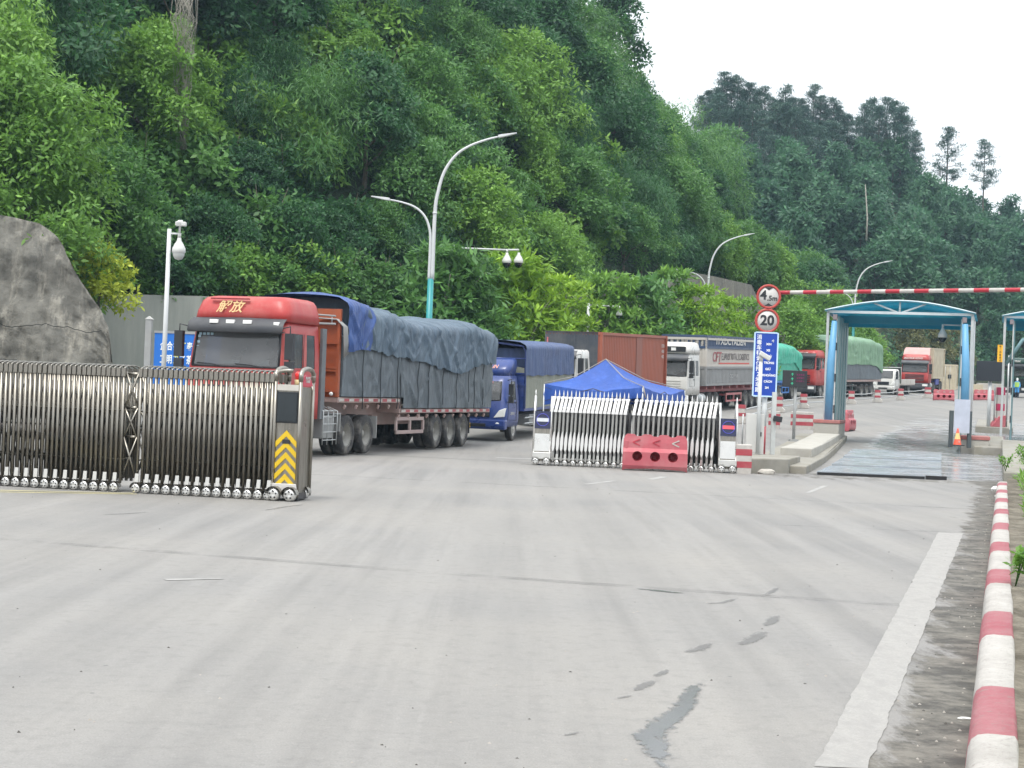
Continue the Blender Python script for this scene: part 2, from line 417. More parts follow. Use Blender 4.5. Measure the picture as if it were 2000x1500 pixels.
# ------------------------------------------------------------------ painted kerb, verge, pavement islands
def kerb_mat():
    m = NT('painted_kerb'); v = m.coord('World', RANG)
    s = m.n('SeparateXYZ', {0: v}).outputs[1]; n = m.noise(m.coord('World'), 14, 6, .7)
    y = m.math('ADD', s, m.math('MULTIPLY', m.math('SUBTRACT', n, .5), .06))
    ph = m.math('FRACT', m.math('MULTIPLY', m.math('SUBTRACT', y, 11.6), 1 / 3.62))
    red = m.math('LESS_THAN', ph, .39)
    big = m.noise(m.coord('World'), 2.2, 6, .7)
    c = m.mix(red, m.mix(m.ramp(big, .4, .7), (.41, .392, .366), (.30, .282, .26)), m.mix(m.ramp(big, .35, .7), (.27, .06, .078), (.31, .135, .145)))
    c = m.mix(m.ramp(n, .56, .7, 0, .75), c, (.21, .19, .17)); c = m.mix(m.ramp(m.noise(m.coord('World'), 34, 4, .7), .58, .7, 0, .5), c, (.16, .15, .135)); m.base(c); m.p.inputs['Roughness'].default_value = .8
    m.bump(m.math('ADD', n, big), .7, .03); return m.mat
def kerb():
    sec = [(0, 0), (.012, .15), (.026, .19), (.055, .214), (.10, .223), (.22, .222), (.235, .2), (.24, .0)]
    rows = []
    for i in range(73):
        y = 3.5 + i * .47; x = kerb_x(y); k = nz(y * .8, 3, 1) * .012
        rows.append([(x + a * .957 + k, y - a * .288, z + k * .5) for a, z in sec])
    mb = MB().grid(rows, smooth=True); mb.add(rows[-1], [tuple(range(8))])
    tag(mb.build('kerb', kerb_mat()), 'red and white painted kerb running along the right edge of the road', 'kerb')
kerb()
def soil_mat():
    m = NT('verge_soil'); v = m.coord('World'); n = m.noise(v, 2.2, 8, .7); f = m.noise(v, 26, 4)
    c = m.mix(m.ramp(n, .38, .62), (.07, .058, .04), (.19, .168, .13)); c = m.mix(m.ramp(f, .45, .7, 0, .6), c, (.05, .045, .03)); m.base(c)
    m.p.inputs['Roughness'].default_value = .95; m.bump(m.math('ADD', n, f), .6, .03); return m.mat
SOIL = soil_mat()
def verge():
    rows = []
    for i in range(60):
        y = 3.5 + i * .62; x0 = kerb_x(y) + .235; r = []
        for k in range(14):
            a = k * .14 if k < 8 else 1.0 + (k - 7) * .9
            r.append((x0 + a * .957, y - a * .288, .19 + .05 * fnoise(x0 + a, y, 1.3) + .12 * sstep(.4, 2.5, a)))
        rows.append(r)
    rows = [[(p[0], p[1], p[2]) for p in r] for r in rows]
    tag(MB().grid(rows).build('verge', SOIL), kind='structure')
verge()
CONC = mat('weathered_concrete', (.245, .235, .205), .85, 0, .15, 2, dirt=(.19, .17, .12), damt=.75, dsc=1.1, bump=.25)
CONCL = mat('pale_concrete', (.36, .347, .312), .8, 0, .1, 2, dirt=(.27, .25, .2), damt=.6, dsc=1.5, bump=.15)
def raised(name, plan, h, m, base=0.0, **kw):           # slab that follows the slope of the ground
    n = len(plan)
    vs = [(x, y, gz(y) + base - .1) for x, y in plan] + [(x, y, gz(y) + base + h) for x, y in plan]
    mb = MB().add(vs, [tuple(reversed(range(n))), tuple(range(n, 2 * n))] + [(k, (k + 1) % n, n + (k + 1) % n, n + k) for k in range(n)])
    return mb.build(name, m, bevel=.03, **kw)
def strip(xa, ya, w, L, slope=.297, cut=.0):               # plan of a strip along the lane, xa,ya its near right corner
    d = Vector((slope, 1)).normalized(); l = Vector((-d.y, d.x))
    a = Vector((xa, ya)); P = [a, a + d * L * .34, a + d * L * .67, a + d * L, a + d * L + l * w, a + d * L * .67 + l * w, a + d * L * .34 + l * w, a + l * w]
    return [(p.x, p.y) for p in P]
t = raised('kerb_island', strip(7.75, 42.7, 1.9, 24, .25), .2, CONC); tag(t, 'long grey concrete kerb island left of the weighbridge', 'traffic island')
t = raised('sign_footing', [(5.95, 41.7), (7.25, 42.5), (8.1, 45.6), (6.9, 46.0)], .38, CONC); tag(t, 'low weathered concrete footing under the tall sign post', 'concrete block')
t = raised('concrete_kerb', strip(9.15, 49.6, .95, 12.4, .27), .27, CONCL, .2); tag(t, 'pale bevelled concrete kerb block on the island before the gantry', 'kerb block')
t = raised('gate_island', strip(18.0, 59.7, 1.05, 9), .3, CONC); tag(t, 'concrete island under the right leg of the near gantry', 'traffic island')
t = raised('far_island', strip(23.6, 77, 1.7, 9), .3, CONC); tag(t, 'concrete island with white post and striped barrier machine', 'traffic island')
t = raised('verge_slab', [(12.2, 40.4), (14.0, 39.2), (22, 64), (19.5, 65)], .34, CONC); tag(t, 'rough concrete edging of the grassy verge past the kerb end', 'kerb block')
BRIDGE = mat('wet_plate_sky_sheen', (.28, .315, .35), .22, 0, .15, 1.5, dirt=(.34, .335, .31), damt=.6, dsc=.8)  # sky mirrored in the wet plate is put into this pale base colour
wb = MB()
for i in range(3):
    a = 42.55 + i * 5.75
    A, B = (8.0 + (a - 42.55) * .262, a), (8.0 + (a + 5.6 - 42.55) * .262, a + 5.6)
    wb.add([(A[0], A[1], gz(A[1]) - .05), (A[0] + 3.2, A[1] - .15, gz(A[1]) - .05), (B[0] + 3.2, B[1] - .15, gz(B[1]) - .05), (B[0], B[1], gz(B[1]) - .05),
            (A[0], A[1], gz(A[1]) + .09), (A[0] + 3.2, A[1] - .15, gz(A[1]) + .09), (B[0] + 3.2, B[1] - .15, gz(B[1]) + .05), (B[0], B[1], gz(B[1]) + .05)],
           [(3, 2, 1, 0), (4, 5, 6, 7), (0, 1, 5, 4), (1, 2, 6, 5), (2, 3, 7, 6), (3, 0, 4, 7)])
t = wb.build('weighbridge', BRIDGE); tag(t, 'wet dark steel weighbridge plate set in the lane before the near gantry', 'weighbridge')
MB().b2(0, 2.75, -.045, -.008, .0, .07).b2(2.78, 3.3, -.12, -.01, 0, .10).build('edge_strip', mat('black_rubber_strip', (.012, .012, .013), .6), t, loc=(8.0, 42.5, 0)).rotation_euler = (0, 0, -.047)
sl = MB()
for i in range(9):
    y = 60.5 + i * 1.15; x = 13.4 + (y - 60.5) * .29
    sl.add([(x + (.0 if i % 2 else .5), y, gz(y) + .006), (x + 4.6, y - .5, gz(y) + .006), (x + 4.6, y - .42, gz(y) + .006), (x + (.0 if i % 2 else .5), y + .1, gz(y) + .006)], [(0, 1, 2, 3)])
tag(sl.build('drain_slots', RAILM), kind='structure')

# ------------------------------------------------------------------ hills
NEAR = [(-700, 50, 5, 100, -500), (-300, 58, 5.5, 110, -400), (0, 68, 6.5, 115, -330), (300, 75.5, 5.4, 122, -300), (600, 81, 5.0, 126, -240), (800, 87, 5, 130, -120), (940, 93, 6, 134, 20), (1030, 98, 7, 138, 100),
        (1100, 103, 8, 142, 160), (1200, 112, 10, 147, 235), (1300, 126, 11, 156, 380), (1360, 134, 11.5, 160, 455), (1400, 139, 11, 162, 525), (1450, 144, 10, 164, 570),
        (1500, 150, 8, 166, 610), (1560, 156, 6, 168, 640), (1640, 162, 5, 172, 720)]
FARH = [(1150, 168, 6, 250, 330), (1300, 168, 6, 250, 330), (1400, 170, 6, 255, 325), (1550, 176, 6, 260, 345), (1650, 180, 6, 262, 385), (1750, 184, 6, 266, 412), (1850, 192, 6.3, 272, 458), (1950, 202, 6.6, 276, 508), (2050, 208, 7, 280, 560), (2300, 218, 7.5, 290, 600), (2800, 235, 8, 300, 640)]
def hill_pt(tab, px, t):
    Zf, zf, Zr, yr = interp(tab, px)
    zr = CAMH + (hor(px) - yr) / FPX * Zr
    k = min(1, max(-.12, t))
    Y = Zf + (Zr - Zf) * t; X = (px - 1000) / FPX * Y
    z = zf + (zr - zf) * (math.sin(max(0, k) * PI / 2) * .55 + max(0, k) * .45) + (t * 14 if t < 0 else 0)
    if t > 1: z -= (t - 1) * (Zr - Zf) * .75
    z += 1.6 * fnoise(X, Y, .06, 2) * sstep(0, .25, t)
    return Vector((X, Y, z))
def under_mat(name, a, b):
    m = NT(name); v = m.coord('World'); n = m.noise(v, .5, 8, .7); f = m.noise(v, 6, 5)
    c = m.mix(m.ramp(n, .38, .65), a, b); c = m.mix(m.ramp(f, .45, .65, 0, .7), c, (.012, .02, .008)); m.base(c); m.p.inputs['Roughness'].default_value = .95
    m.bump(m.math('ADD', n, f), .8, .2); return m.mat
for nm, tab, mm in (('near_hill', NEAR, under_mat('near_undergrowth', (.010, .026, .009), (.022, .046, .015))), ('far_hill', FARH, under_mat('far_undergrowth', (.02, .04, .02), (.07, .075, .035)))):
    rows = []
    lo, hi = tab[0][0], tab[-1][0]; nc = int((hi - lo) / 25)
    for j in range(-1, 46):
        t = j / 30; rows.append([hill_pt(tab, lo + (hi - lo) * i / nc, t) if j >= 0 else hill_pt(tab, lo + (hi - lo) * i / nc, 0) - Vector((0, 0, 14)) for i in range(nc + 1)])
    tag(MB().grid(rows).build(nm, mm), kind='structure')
def rock_mat(name, ca, cb, cc):
    m = NT(name); v = m.coord('World', 0, (1, 1, .5)); w = m.coord('World')
    n = m.noise(v, .55, 8, .68); f = m.noise(w, 5, 6, .7); st = m.noise(m.coord('World', .6, (1.5, 1, .12)), 1.3, 7, .7)
    c = m.mix(m.ramp(n, .38, .62), ca, cb); c = m.mix(m.ramp(st, .52, .66, 0, .8), c, cc); c = m.mix(m.ramp(f, .52, .7, 0, .55), c, (.06, .058, .05)); m.base(c)
    m.p.inputs['Roughness'].default_value = .95; m.bump(m.math('ADD', n, m.math('MULTIPLY', f, .5)), .7, .25); return m.mat
SHOT = rock_mat('stained_sprayed_concrete', (.105, .102, .09), (.165, .16, .14), (.29, .276, .235))
SHOT2 = rock_mat('pale_sprayed_concrete', (.10, .096, .082), (.165, .155, .13), (.22, .205, .17))
def rock_slope():
    edge = [(6.5, 160), (5.0, 215), (4.2, 232), (3.5, 224), (2.9, 214), (2.35, 202)]
    pr = [(240, 760), (240, 700), (228, 640), (215, 620), (190, 590), (155, 545), (130, 505), (100, 462), (60, 434), (0, 420), (-60, 408), (-200, 400), (-500, 400)]
    pr = [(p, max(0, (CAMH + (hor(p) - y) / FPX * 62))) for p, y in pr]
    tops = sorted([(-500, pr[-1][1])] + [(p, z) for p, z in pr[1:]], key=lambda q: q[0])
    rows = []
    N = 52
    cols = [-500, -400, -300, -220, -150, -100, -60, -30] + list(range(0, 241, 6))
    for i in range(N + 1):
        r = []
        for p in cols:
            zt = interp(tops, p)[0] if p < 240 else pr[1][1] * .96
            z = zt * i / N; Y = 59 + z * .42 + .35 * fnoise(p * .02, z, .5) + .25 * nz(p * .03, z * .7, 5) + .10 * abs(fnoise(p * .05, z * 1.2, 1.1, 7)) + .12 * sstep(.35, .65, nz(p * .025, z * 1.1, 11) + .5)
            r.append(Vector(((p - 1000) / FPX * 62, Y, z)))
        e = r[-1]
        r += [Vector((e.x * (e.y + 3) / e.y - .25, e.y + 3, e.z)), Vector((e.x * (e.y + 10) / e.y - 1.0, e.y + 10, e.z))]
        rows.append(r)
    back = [Vector((p.x, max(p.y, 75), p.z)) for p in rows[-1]]
    back = [Vector((p.x * 76 / p.y - 2.0, 76, p.z - .4)) for p in rows[-1]]
    rows.append([p.lerp(q, .4) for p, q in zip(rows[-1], back)]); rows.append(back)
    o = MB().grid(rows).build('rock_slope', SHOT); tag(o, 'dark stained sprayed concrete rock slope at the left edge', 'rock slope')
    cr = MB()
    for z0 in (2.3, 3.7):
        cr.tube([Vector(((p - 1000) / FPX * 62, 58.93 + z * .42 + .35 * fnoise(p * .02, z, .5) + .25 * nz(p * .03, z * .7, 5), z)) for p in range(-20, 228, 8) for z in [z0 + .25 * nz(p * .02, z0, 2) + .09 * nz(p * .11, z0, 4) - p * .001]], .016, 5)
    cr.build('crack', mat('crack_dark', (.03, .03, .028), .95), o)
rock_slope()
def wall_run(name, cols, thick, lean, m, label, cat):
    rows = [[], [], [], []]
    for (px, ytop, Y) in cols:
        zt = CAMH + (hor(px) - ytop) / FPX * Y; X = (px - 1000) / FPX * Y
        for r, (dy, z) in zip(rows, ((-lean, gz(Y) - .5), (0, zt), (thick, zt), (thick, gz(Y) - .5))): r.append((X, Y + dy, z))
    mb = MB().grid(rows, smooth=False); n = len(cols)
    mb.add([r[0] for r in rows] + [r[-1] for r in rows], [(0, 1, 2, 3), (4, 5, 6, 7)])
    return tag(mb.build(name, m), label, cat)
WALLM = NT('green_grey_render'); v = WALLM.coord('World', 0, (1, 1, .12)); n = WALLM.noise(v, 2.5, 7, .7)
WALLM.base(WALLM.mix(WALLM.ramp(n, .35, .65), (.235, .252, .228), (.29, .302, .272))); WALLM.p.inputs['Roughness'].default_value = .9; WALLM = WALLM.mat
wall_run('retaining_wall', [(60, 572, 71), (190, 573, 71.5), (390, 578, 74.5), (560, 590, 77.5), (700, 606, 81), (830, 630, 85)], .6, .3, WALLM, 'smooth pale grey green retaining wall behind the big red truck', 'wall')
wall_run('sprayed_slope', [(1040, 560, 96), (1130, 546, 102), (1200, 540, 108), (1260, 545, 113), (1325, 528, 119), (1390, 540, 125), (1460, 556, 133), (1474, 585, 134), (1500, 602, 137), (1530, 640, 141)], 3, 3.2, SHOT2, 'pale sprayed concrete slope behind the roadside trees and container trucks', 'rock slope')

# ------------------------------------------------------------------ vegetation
def leaf_mat(name, ca, cb, cc, transl=.34):
    m = NT(name)
    isl = m.n('NewGeometry').outputs['Random Per Island']; ob = m.n('ObjectInfo').outputs['Random']
    big = m.noise(m.coord('World'), .45, 3, .6)
    c = m.mix(m.ramp(m.math('ADD', m.math('MULTIPLY', isl, .4), m.math('MULTIPLY', ob, .6)), .1, .9), ca, cb)
    c = m.mix(m.ramp(big, .45, .7, 0, .7), c, cc)
    c = m.mix(m.math('MULTIPLY', m.math('GREATER_THAN', isl, .93), .5), c, tuple(min(1, k * 1.7) for k in cb))
    m.base(c); m.p.inputs['Roughness'].default_value = .5; m.p.inputs['Specular IOR Level'].default_value = .35
    tr = m.n('BsdfTranslucent'); m.set(tr.inputs[0], m.mix(.5, c, tuple(min(1, k * 1.6) for k in cb)))
    mx = m.n('MixShader', {0: transl, 1: m.p.outputs[0], 2: tr.outputs[0]}); m.t.links.new(mx.outputs[0], m.out.inputs[0])
    return m.mat
L_MID = leaf_mat('leaf_mid_green', (0.048, 0.13, 0.038), (0.115, 0.25, 0.058), (0.065, 0.175, 0.05))
L_DARK = leaf_mat('leaf_dark_green', (0.02, 0.072, 0.032), (0.058, 0.16, 0.05), (0.034, 0.105, 0.042))
L_BRIGHT = leaf_mat('leaf_bright_green', (0.078, 0.19, 0.032), (0.18, 0.33, 0.058), (0.12, 0.25, 0.04))
L_LIME = leaf_mat('leaf_lime_green', (0.12, 0.25, 0.02), (0.27, 0.43, 0.045), (0.18, 0.33, 0.028))
L_YEL = leaf_mat('leaf_yellow', (0.26, 0.34, 0.03), (0.46, 0.52, 0.06), (0.3, 0.4, 0.04))
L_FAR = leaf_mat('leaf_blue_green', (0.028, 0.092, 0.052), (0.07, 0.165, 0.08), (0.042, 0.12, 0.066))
L_OLIVE = leaf_mat('leaf_olive', (0.091, 0.107, 0.036), (0.214, 0.206, 0.091), (0.140, 0.157, 0.049))
L_PINE = leaf_mat('pine_needles', (0.036, 0.085, 0.068), (0.085, 0.15, 0.11), (0.05, 0.11, 0.085), .2)
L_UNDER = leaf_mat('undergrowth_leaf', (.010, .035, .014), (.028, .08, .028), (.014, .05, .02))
BARK = mat('bark', (.10, .085, .065), .95, 0, .35, 4, bump=.5)
BARKP = mat('pale_bark', (.26, .25, .21), .9, 0, .3, 4)

def leaves_mesh(name, cent, norm, per, spread, ll, lw, material, seed, flat=.55, droop=.25):
    g = np.random.default_rng(seed); N = len(cent); cent = np.asarray(cent); norm = np.asarray(norm)
    C = np.repeat(cent, per, 0); Nn = np.repeat(norm, per, 0); sp = np.repeat(np.asarray(spread) * np.ones(N), per)
    M = len(C)
    u = g.normal(size=(M, 3)); u /= np.linalg.norm(u, axis=1)[:, None]
    u *= (g.random(M) ** .45)[:, None]
    al = (u * Nn).sum(1)[:, None]; u = u - Nn * al * (1 - flat)
    P = C + u * sp[:, None]
    d = u + g.normal(size=(M, 3)) * .55 + Nn * .2; d[:, 2] -= droop; d /= np.linalg.norm(d, axis=1)[:, None] + 1e-9
    up = Nn + g.normal(size=(M, 3)) * .45 + np.array([0, 0, .5]); s = np.cross(d, up); s /= np.linalg.norm(s, axis=1)[:, None] + 1e-9
    L = (ll * g.uniform(.65, 1.3, M))[:, None]; W = (lw * g.uniform(.7, 1.3, M))[:, None] * .5
    V = np.stack([P, P + d * L * .45 + s * W, P + d * L, P + d * L * .45 - s * W], 1).reshape(-1, 3)
    me = bpy.data.meshes.new(name); me.vertices.add(M * 4); me.vertices.foreach_set('co', V.astype(np.float32).ravel())
    me.loops.add(M * 4); me.loops.foreach_set('vertex_index', np.arange(M * 4, dtype=np.int32))
    me.polygons.add(M); me.polygons.foreach_set('loop_start', np.arange(0, M * 4, 4, dtype=np.int32)); me.polygons.foreach_set('loop_total', np.full(M, 4, dtype=np.int32))
    me.materials.append(material); me.update(calc_edges=True); me.validate()
    return me
def crown_broad(seed, R=3.1, z0=2.2, H=5.2, nl=11, cp=17, clump=.75):
    g = np.random.default_rng(seed); C, N, S = [], [], []
    for i in range(nl):
        a = i * 2.4 + g.uniform(-.5, .5); f = (i + .5) / nl
        z = z0 + H * (.15 + .8 * f) ; rr = R * (1 - .75 * f ** 1.6) * g.uniform(.45, .8)
        c = np.array([rr * math.cos(a), rr * math.sin(a), z - .25 * rr]); lr = R * g.uniform(.34, .5)
        for k in range(cp):
            u = g.normal(size=3); u /= np.linalg.norm(u); u[2] = u[2] * .8 + .15
            C.append(c + u * lr * np.array([1, 1, .75]) * g.uniform(.75, 1.08)); n = u + np.array([0, 0, .8]); N.append(n / np.linalg.norm(n)); S.append(clump * g.uniform(.6, 1.2))
    return C, N, S
def crown_tier(seed, R=2.4, z0=1.8, H=4.2, tiers=6, clump=.5):
    g = np.random.default_rng(seed); C, N, S = [], [], []
    for t in range(tiers):
        f = t / (tiers - 1); z = z0 + H * f; Rt = R * (1 - .62 * f ** 1.3) * g.uniform(.85, 1.1); nb = int(5 + 4 * (1 - f))
        for b in range(nb):
            a = 2 * PI * b / nb + t * .7 + g.uniform(-.3, .3)
            for k in range(5):
                q = g.uniform(.35, 1.05); aa = a + g.uniform(-.3, .3)
                C.append(np.array([Rt * q * math.cos(aa), Rt * q * math.sin(aa), z + .25 * q + g.uniform(-.2, .2)]))
                n = np.array([.25 * math.cos(aa), .25 * math.sin(aa), 1.0]); N.append(n / np.linalg.norm(n)); S.append(clump * g.uniform(.7, 1.25))
    return C, N, S
def crown_pine(seed, H=14, z0=4, R=2.2, lean=0):
    g = np.random.default_rng(seed); C, N, S, B = [], [], [], []
    z = z0
    while z < H:
        f = (z - z0) / (H - z0); Rt = R * (.55 + .6 * math.sin(PI * min(1, f * .9 + .18))) * (1 - .55 * f ** 3)
        for b in range(g.integers(3, 6)):
            a = g.uniform(0, 2 * PI); q0 = g.uniform(.55, 1.1); e = np.array([Rt * q0 * math.cos(a), Rt * q0 * math.sin(a), z + .25 * Rt * q0])
            B.append((z, e))
            for k in range(6):
                q = g.uniform(.4, 1.05); p = np.array([0, 0, z]) * (1 - q) + e * q + g.normal(size=3) * np.array([.28, .28, .1])
                C.append(p); N.append(np.array([0, 0, 1.0])); S.append(g.uniform(.35, .6))
        z += g.uniform(.35, .75)
    return C, N, S, B
def trunk_mb(seed, h, r, limbs=5, spread=1.6):
    g = random.Random(seed); mb = MB(); pts = [(nz(i * .7, seed, 1) * .18 * i * .3, nz(i * .7, seed, 9) * .18 * i * .3, h * i / 5 - .3) for i in range(6)]
    mb.tube(pts, [r * (1 - .14 * i) for i in range(6)], 7)
    for k in range(limbs):
        i = 2 + k % 3; a = k * 2.4 + g.random(); p = Vector(pts[i])
        e = p + Vector((math.cos(a) * spread, math.sin(a) * spread, g.uniform(.9, 1.7)))
        mb.tube([p, p.lerp(e, .5) + Vector((0, 0, -.15)), e], [r * .45, r * .3, r * .12], 5)
    return mb
PROTO = {}
def proto(key, mats, fn, per, ll, lw, flat, droop, trunk):
    C, N, S = fn()[:3]
    tm = trunk.mesh(key + '_trunk', [BARKP if 'tier' in key else BARK])
    for mk, m in mats.items(): PROTO[(key, mk)] = (leaves_mesh(key + '_crown', C, N, per, S, ll, lw, m, hash(key) % 1000 if False else len(PROTO) + 5, flat, droop), tm)
ALLG = dict(mid=L_MID, dark=L_DARK, bright=L_BRIGHT)
proto('broad1', dict(ALLG, olive=L_OLIVE, lime=L_LIME), lambda: crown_broad(11), 46, .29, .14, .5, .3, trunk_mb(1, 5.2, .17))
proto('big1', dict(bright=L_BRIGHT), lambda: crown_broad(17, 4.9, 1.0, 10.2, 16, 26, 1.0), 52, .34, .14, .5, .35, trunk_mb(12, 8.5, .26, 6, 2.4))
proto('broad2', ALLG, lambda: crown_broad(23, 3.6, 1.6, 4.3, 12, 16, .8), 46, .28, .125, .45, .2, trunk_mb(2, 4.2, .16))
proto('broad3', ALLG, lambda: crown_broad(37, 2.5, 2.6, 6.2, 11, 16, .7), 44, .31, .15, .55, .45, trunk_mb(3, 6.4, .15))
proto('feather', dict(mid=L_MID, dark=L_DARK, bright=L_BRIGHT), lambda: crown_broad(41, 3.3, 1.2, 5.6, 10, 20, .95), 40, .42, .055, .8, .75, trunk_mb(4, 5.2, .1))
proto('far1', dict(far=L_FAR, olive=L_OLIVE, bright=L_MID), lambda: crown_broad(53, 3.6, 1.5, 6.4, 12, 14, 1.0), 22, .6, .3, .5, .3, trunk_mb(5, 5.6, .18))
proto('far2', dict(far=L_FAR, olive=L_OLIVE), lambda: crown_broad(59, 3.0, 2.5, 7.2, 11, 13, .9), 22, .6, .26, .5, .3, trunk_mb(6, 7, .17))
proto('tier1', dict(lime=L_LIME, bright=L_BRIGHT, mid=L_MID, yel=L_YEL), lambda: crown_tier(61), 20, .36, .13, .3, .1, trunk_mb(7, 5.4, .09, 7, 1.3))
proto('tier2', dict(lime=L_LIME, bright=L_BRIGHT, mid=L_MID), lambda: crown_tier(67, 2.7, 1.2, 4.0, 7, .55), 22, .38, .14, .3, .15, trunk_mb(8, 4.8, .09, 7, 1.4))
proto('shrub1', dict(mid=L_MID, bright=L_BRIGHT, yel=L_YEL, dark=L_DARK, lime=L_LIME), lambda: crown_broad(71, 1.3, .0, 1.9, 8, 12, .4), 24, .2, .11, .5, .2, trunk_mb(9, 1.6, .05, 4, .6))
def plant(name, key, mk, loc, s, rz, label, cat, group=None, sz=None):
    cm, tm = PROTO[(key, mk)]
    r = empty(name, loc, rz, label, cat, group); r.scale = (s, s, (sz or 1) * s)
    for nm, me in (('crown', cm), ('trunk', tm)):
        o = bpy.data.objects.new(nm, me); COL.objects.link(o); o.parent = r
    return r
def scatter(tab, n, lo, hi, tmax, dmin, seed, vis):
    g = random.Random(seed); pts = []
    tries = 0
    while len(pts) < n and tries < 40000:
        tries += 1
        px = g.uniform(lo, hi); t = g.uniform(0.0, tmax) ** 1.0; p = hill_pt(tab, px, t)
        if not vis(px, t, p): continue
        if all((p - q).length > dmin for q, _, _ in pts): pts.append((p, px, t))
    return pts
def near_vis(px, t, p): return p.z < CAMH + (hor(px) + 60) / FPX * p.y * 1.02 + 2
g = random.Random(5)
n_forest = 0
for p, px, t in scatter(NEAR, 190, -120, 1600, 1.06, 3.9, 3, near_vis):
    key = g.choice(['broad1', 'broad1', 'broad2', 'broad2', 'broad3', 'feather', 'feather'])
    q = fnoise(p.x * 1.0, p.y, .09, 7) + g.uniform(-.3, .3)
    mk = 'bright' if q > .16 else 'dark' if q < -.16 else 'mid'
    if px > 1000 and t > .55 and mk == 'bright': mk = 'mid'
    s = g.choice((.8, .95, 1.1, 1.35)) * g.uniform(.9, 1.1) * (.75 if t < .12 else 1)
    name = {'feather': 'feathery_tree'}.get(key, 'broadleaf_tree')
    lab = {'dark': 'dark green %s in the forest on the steep near hillside', 'mid': 'mid green %s in the forest on the steep near hillside', 'bright': 'light green %s in the forest on the steep near hillside'}[mk] % ('feathery leaved tree' if key == 'feather' else 'broadleaf tree')
    plant(name, key, mk, p - Vector((0, 0, .5)), s, g.uniform(0, 6.28), lab, 'tree', 'forest trees on the near hillside, ' + mk + (' feathery' if key == 'feather' else ' broadleaf'), g.uniform(.85, 1.1)); n_forest += 1
for p, px, t in scatter(NEAR, 52, 120, 1350, .42, 2.1, 13, near_vis):
    mk = g.choice(('mid', 'dark', 'mid', 'bright'))
    plant('hillside_shrub', 'shrub1', mk, p - Vector((0, 0, .3)), g.uniform(1.5, 2.3), g.uniform(0, 6.28), {'dark': 'dark', 'mid': 'mid', 'bright': 'light'}[mk] + ' green bush filling a gap between trees low on the near hillside', 'shrub', 'bushes low on the near hillside, ' + mk)
def far_vis(px, t, p):
    Zf, zf, Zr, yr = interp(NEAR, min(px, 1560)); y = hor(px) - (p.z + 8 - CAMH) / p.y * FPX
    if px < 1560 and y > yr + 60: return False
    return not (px < 1665 and t > .62)
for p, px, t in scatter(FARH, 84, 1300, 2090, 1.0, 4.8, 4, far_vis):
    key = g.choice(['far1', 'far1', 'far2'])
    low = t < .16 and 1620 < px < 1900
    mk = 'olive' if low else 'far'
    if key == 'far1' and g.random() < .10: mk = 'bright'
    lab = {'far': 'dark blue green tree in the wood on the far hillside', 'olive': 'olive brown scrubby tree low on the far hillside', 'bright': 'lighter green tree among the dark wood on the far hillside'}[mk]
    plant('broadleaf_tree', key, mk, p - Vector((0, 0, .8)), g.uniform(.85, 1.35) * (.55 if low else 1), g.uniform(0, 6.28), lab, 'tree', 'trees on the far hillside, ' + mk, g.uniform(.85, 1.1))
# undergrowth: one mass of leaves hugging the slopes
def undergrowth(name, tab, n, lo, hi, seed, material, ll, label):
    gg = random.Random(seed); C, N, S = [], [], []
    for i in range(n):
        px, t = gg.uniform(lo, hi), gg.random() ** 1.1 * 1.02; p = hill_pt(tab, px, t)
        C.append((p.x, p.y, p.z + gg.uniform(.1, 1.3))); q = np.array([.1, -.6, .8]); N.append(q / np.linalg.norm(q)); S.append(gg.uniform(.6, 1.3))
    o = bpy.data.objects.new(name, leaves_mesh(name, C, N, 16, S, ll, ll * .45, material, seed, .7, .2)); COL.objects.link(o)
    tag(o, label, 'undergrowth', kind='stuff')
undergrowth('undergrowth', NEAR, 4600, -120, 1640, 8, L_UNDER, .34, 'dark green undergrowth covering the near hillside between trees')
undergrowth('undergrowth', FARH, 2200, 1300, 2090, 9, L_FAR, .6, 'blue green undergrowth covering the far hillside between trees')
# pines along the far skyline
PINES = []
for sd in range(7):
    C, N, S, B = crown_pine(300 + sd, 14, (3.2, 5.2, 6.2)[sd % 3], (2.2, 1.9, 2.4)[sd % 3])
    me = leaves_mesh('pine_crown', C, N, 10, [q * .92 for q in S], .5, .10, L_PINE, 300 + sd, .22, -.1)
    mb = MB(); mb.tube([(nz(i, sd, 1) * .16, nz(i, sd, 5) * .16, 14 * i / 6 - (2.0 if i == 0 else 0)) for i in range(7)], [.2 * (1 - .13 * i) for i in range(7)], 6)
    for z, e in B[::2]: mb.tube([(0, 0, z), tuple(e)], [.05, .02], 4)
    PINES.append((me, mb.mesh('pine_trunk', BARK)))
def pine(px, ybase, ytop, Y, seed, label, group=None, R=1.0):
    b = at(px, ybase, Y); H = (ybase - ytop) / FPX * Y; s = H / 14.3
    r = empty('pine_tree', b, seed * 1.3, label, 'pine tree', group); r.scale = (s * R, s * R, s)
    for nm, me in zip(('crown', 'trunk'), PINES[seed % 7]):
        o = bpy.data.objects.new(nm, me); COL.objects.link(o); o.parent = r
pine(1846, 430, 246, 262, 2, 'lone slender pine standing left of the last pine on the skyline', None, 1.05)
pine(1918, 445, 273, 266, 5, 'lone sparse pine farthest right on the skyline', None, .95)
for i, (px, yb, yt) in enumerate([(1668, 375, 228), (1683, 380, 205), (1698, 378, 190), (1712, 380, 200), (1726, 385, 188), (1742, 385, 192), (1756, 392, 205), (1768, 395, 228), (1784, 400, 258)]):
    pine(px, yb, yt, 258 + (i % 3) * 3, 110 + i, 'pine in the tall open clump right of the dense pine wood on the skyline', 'pines of the open clump', 1.0)
g = random.Random(77); k = 0
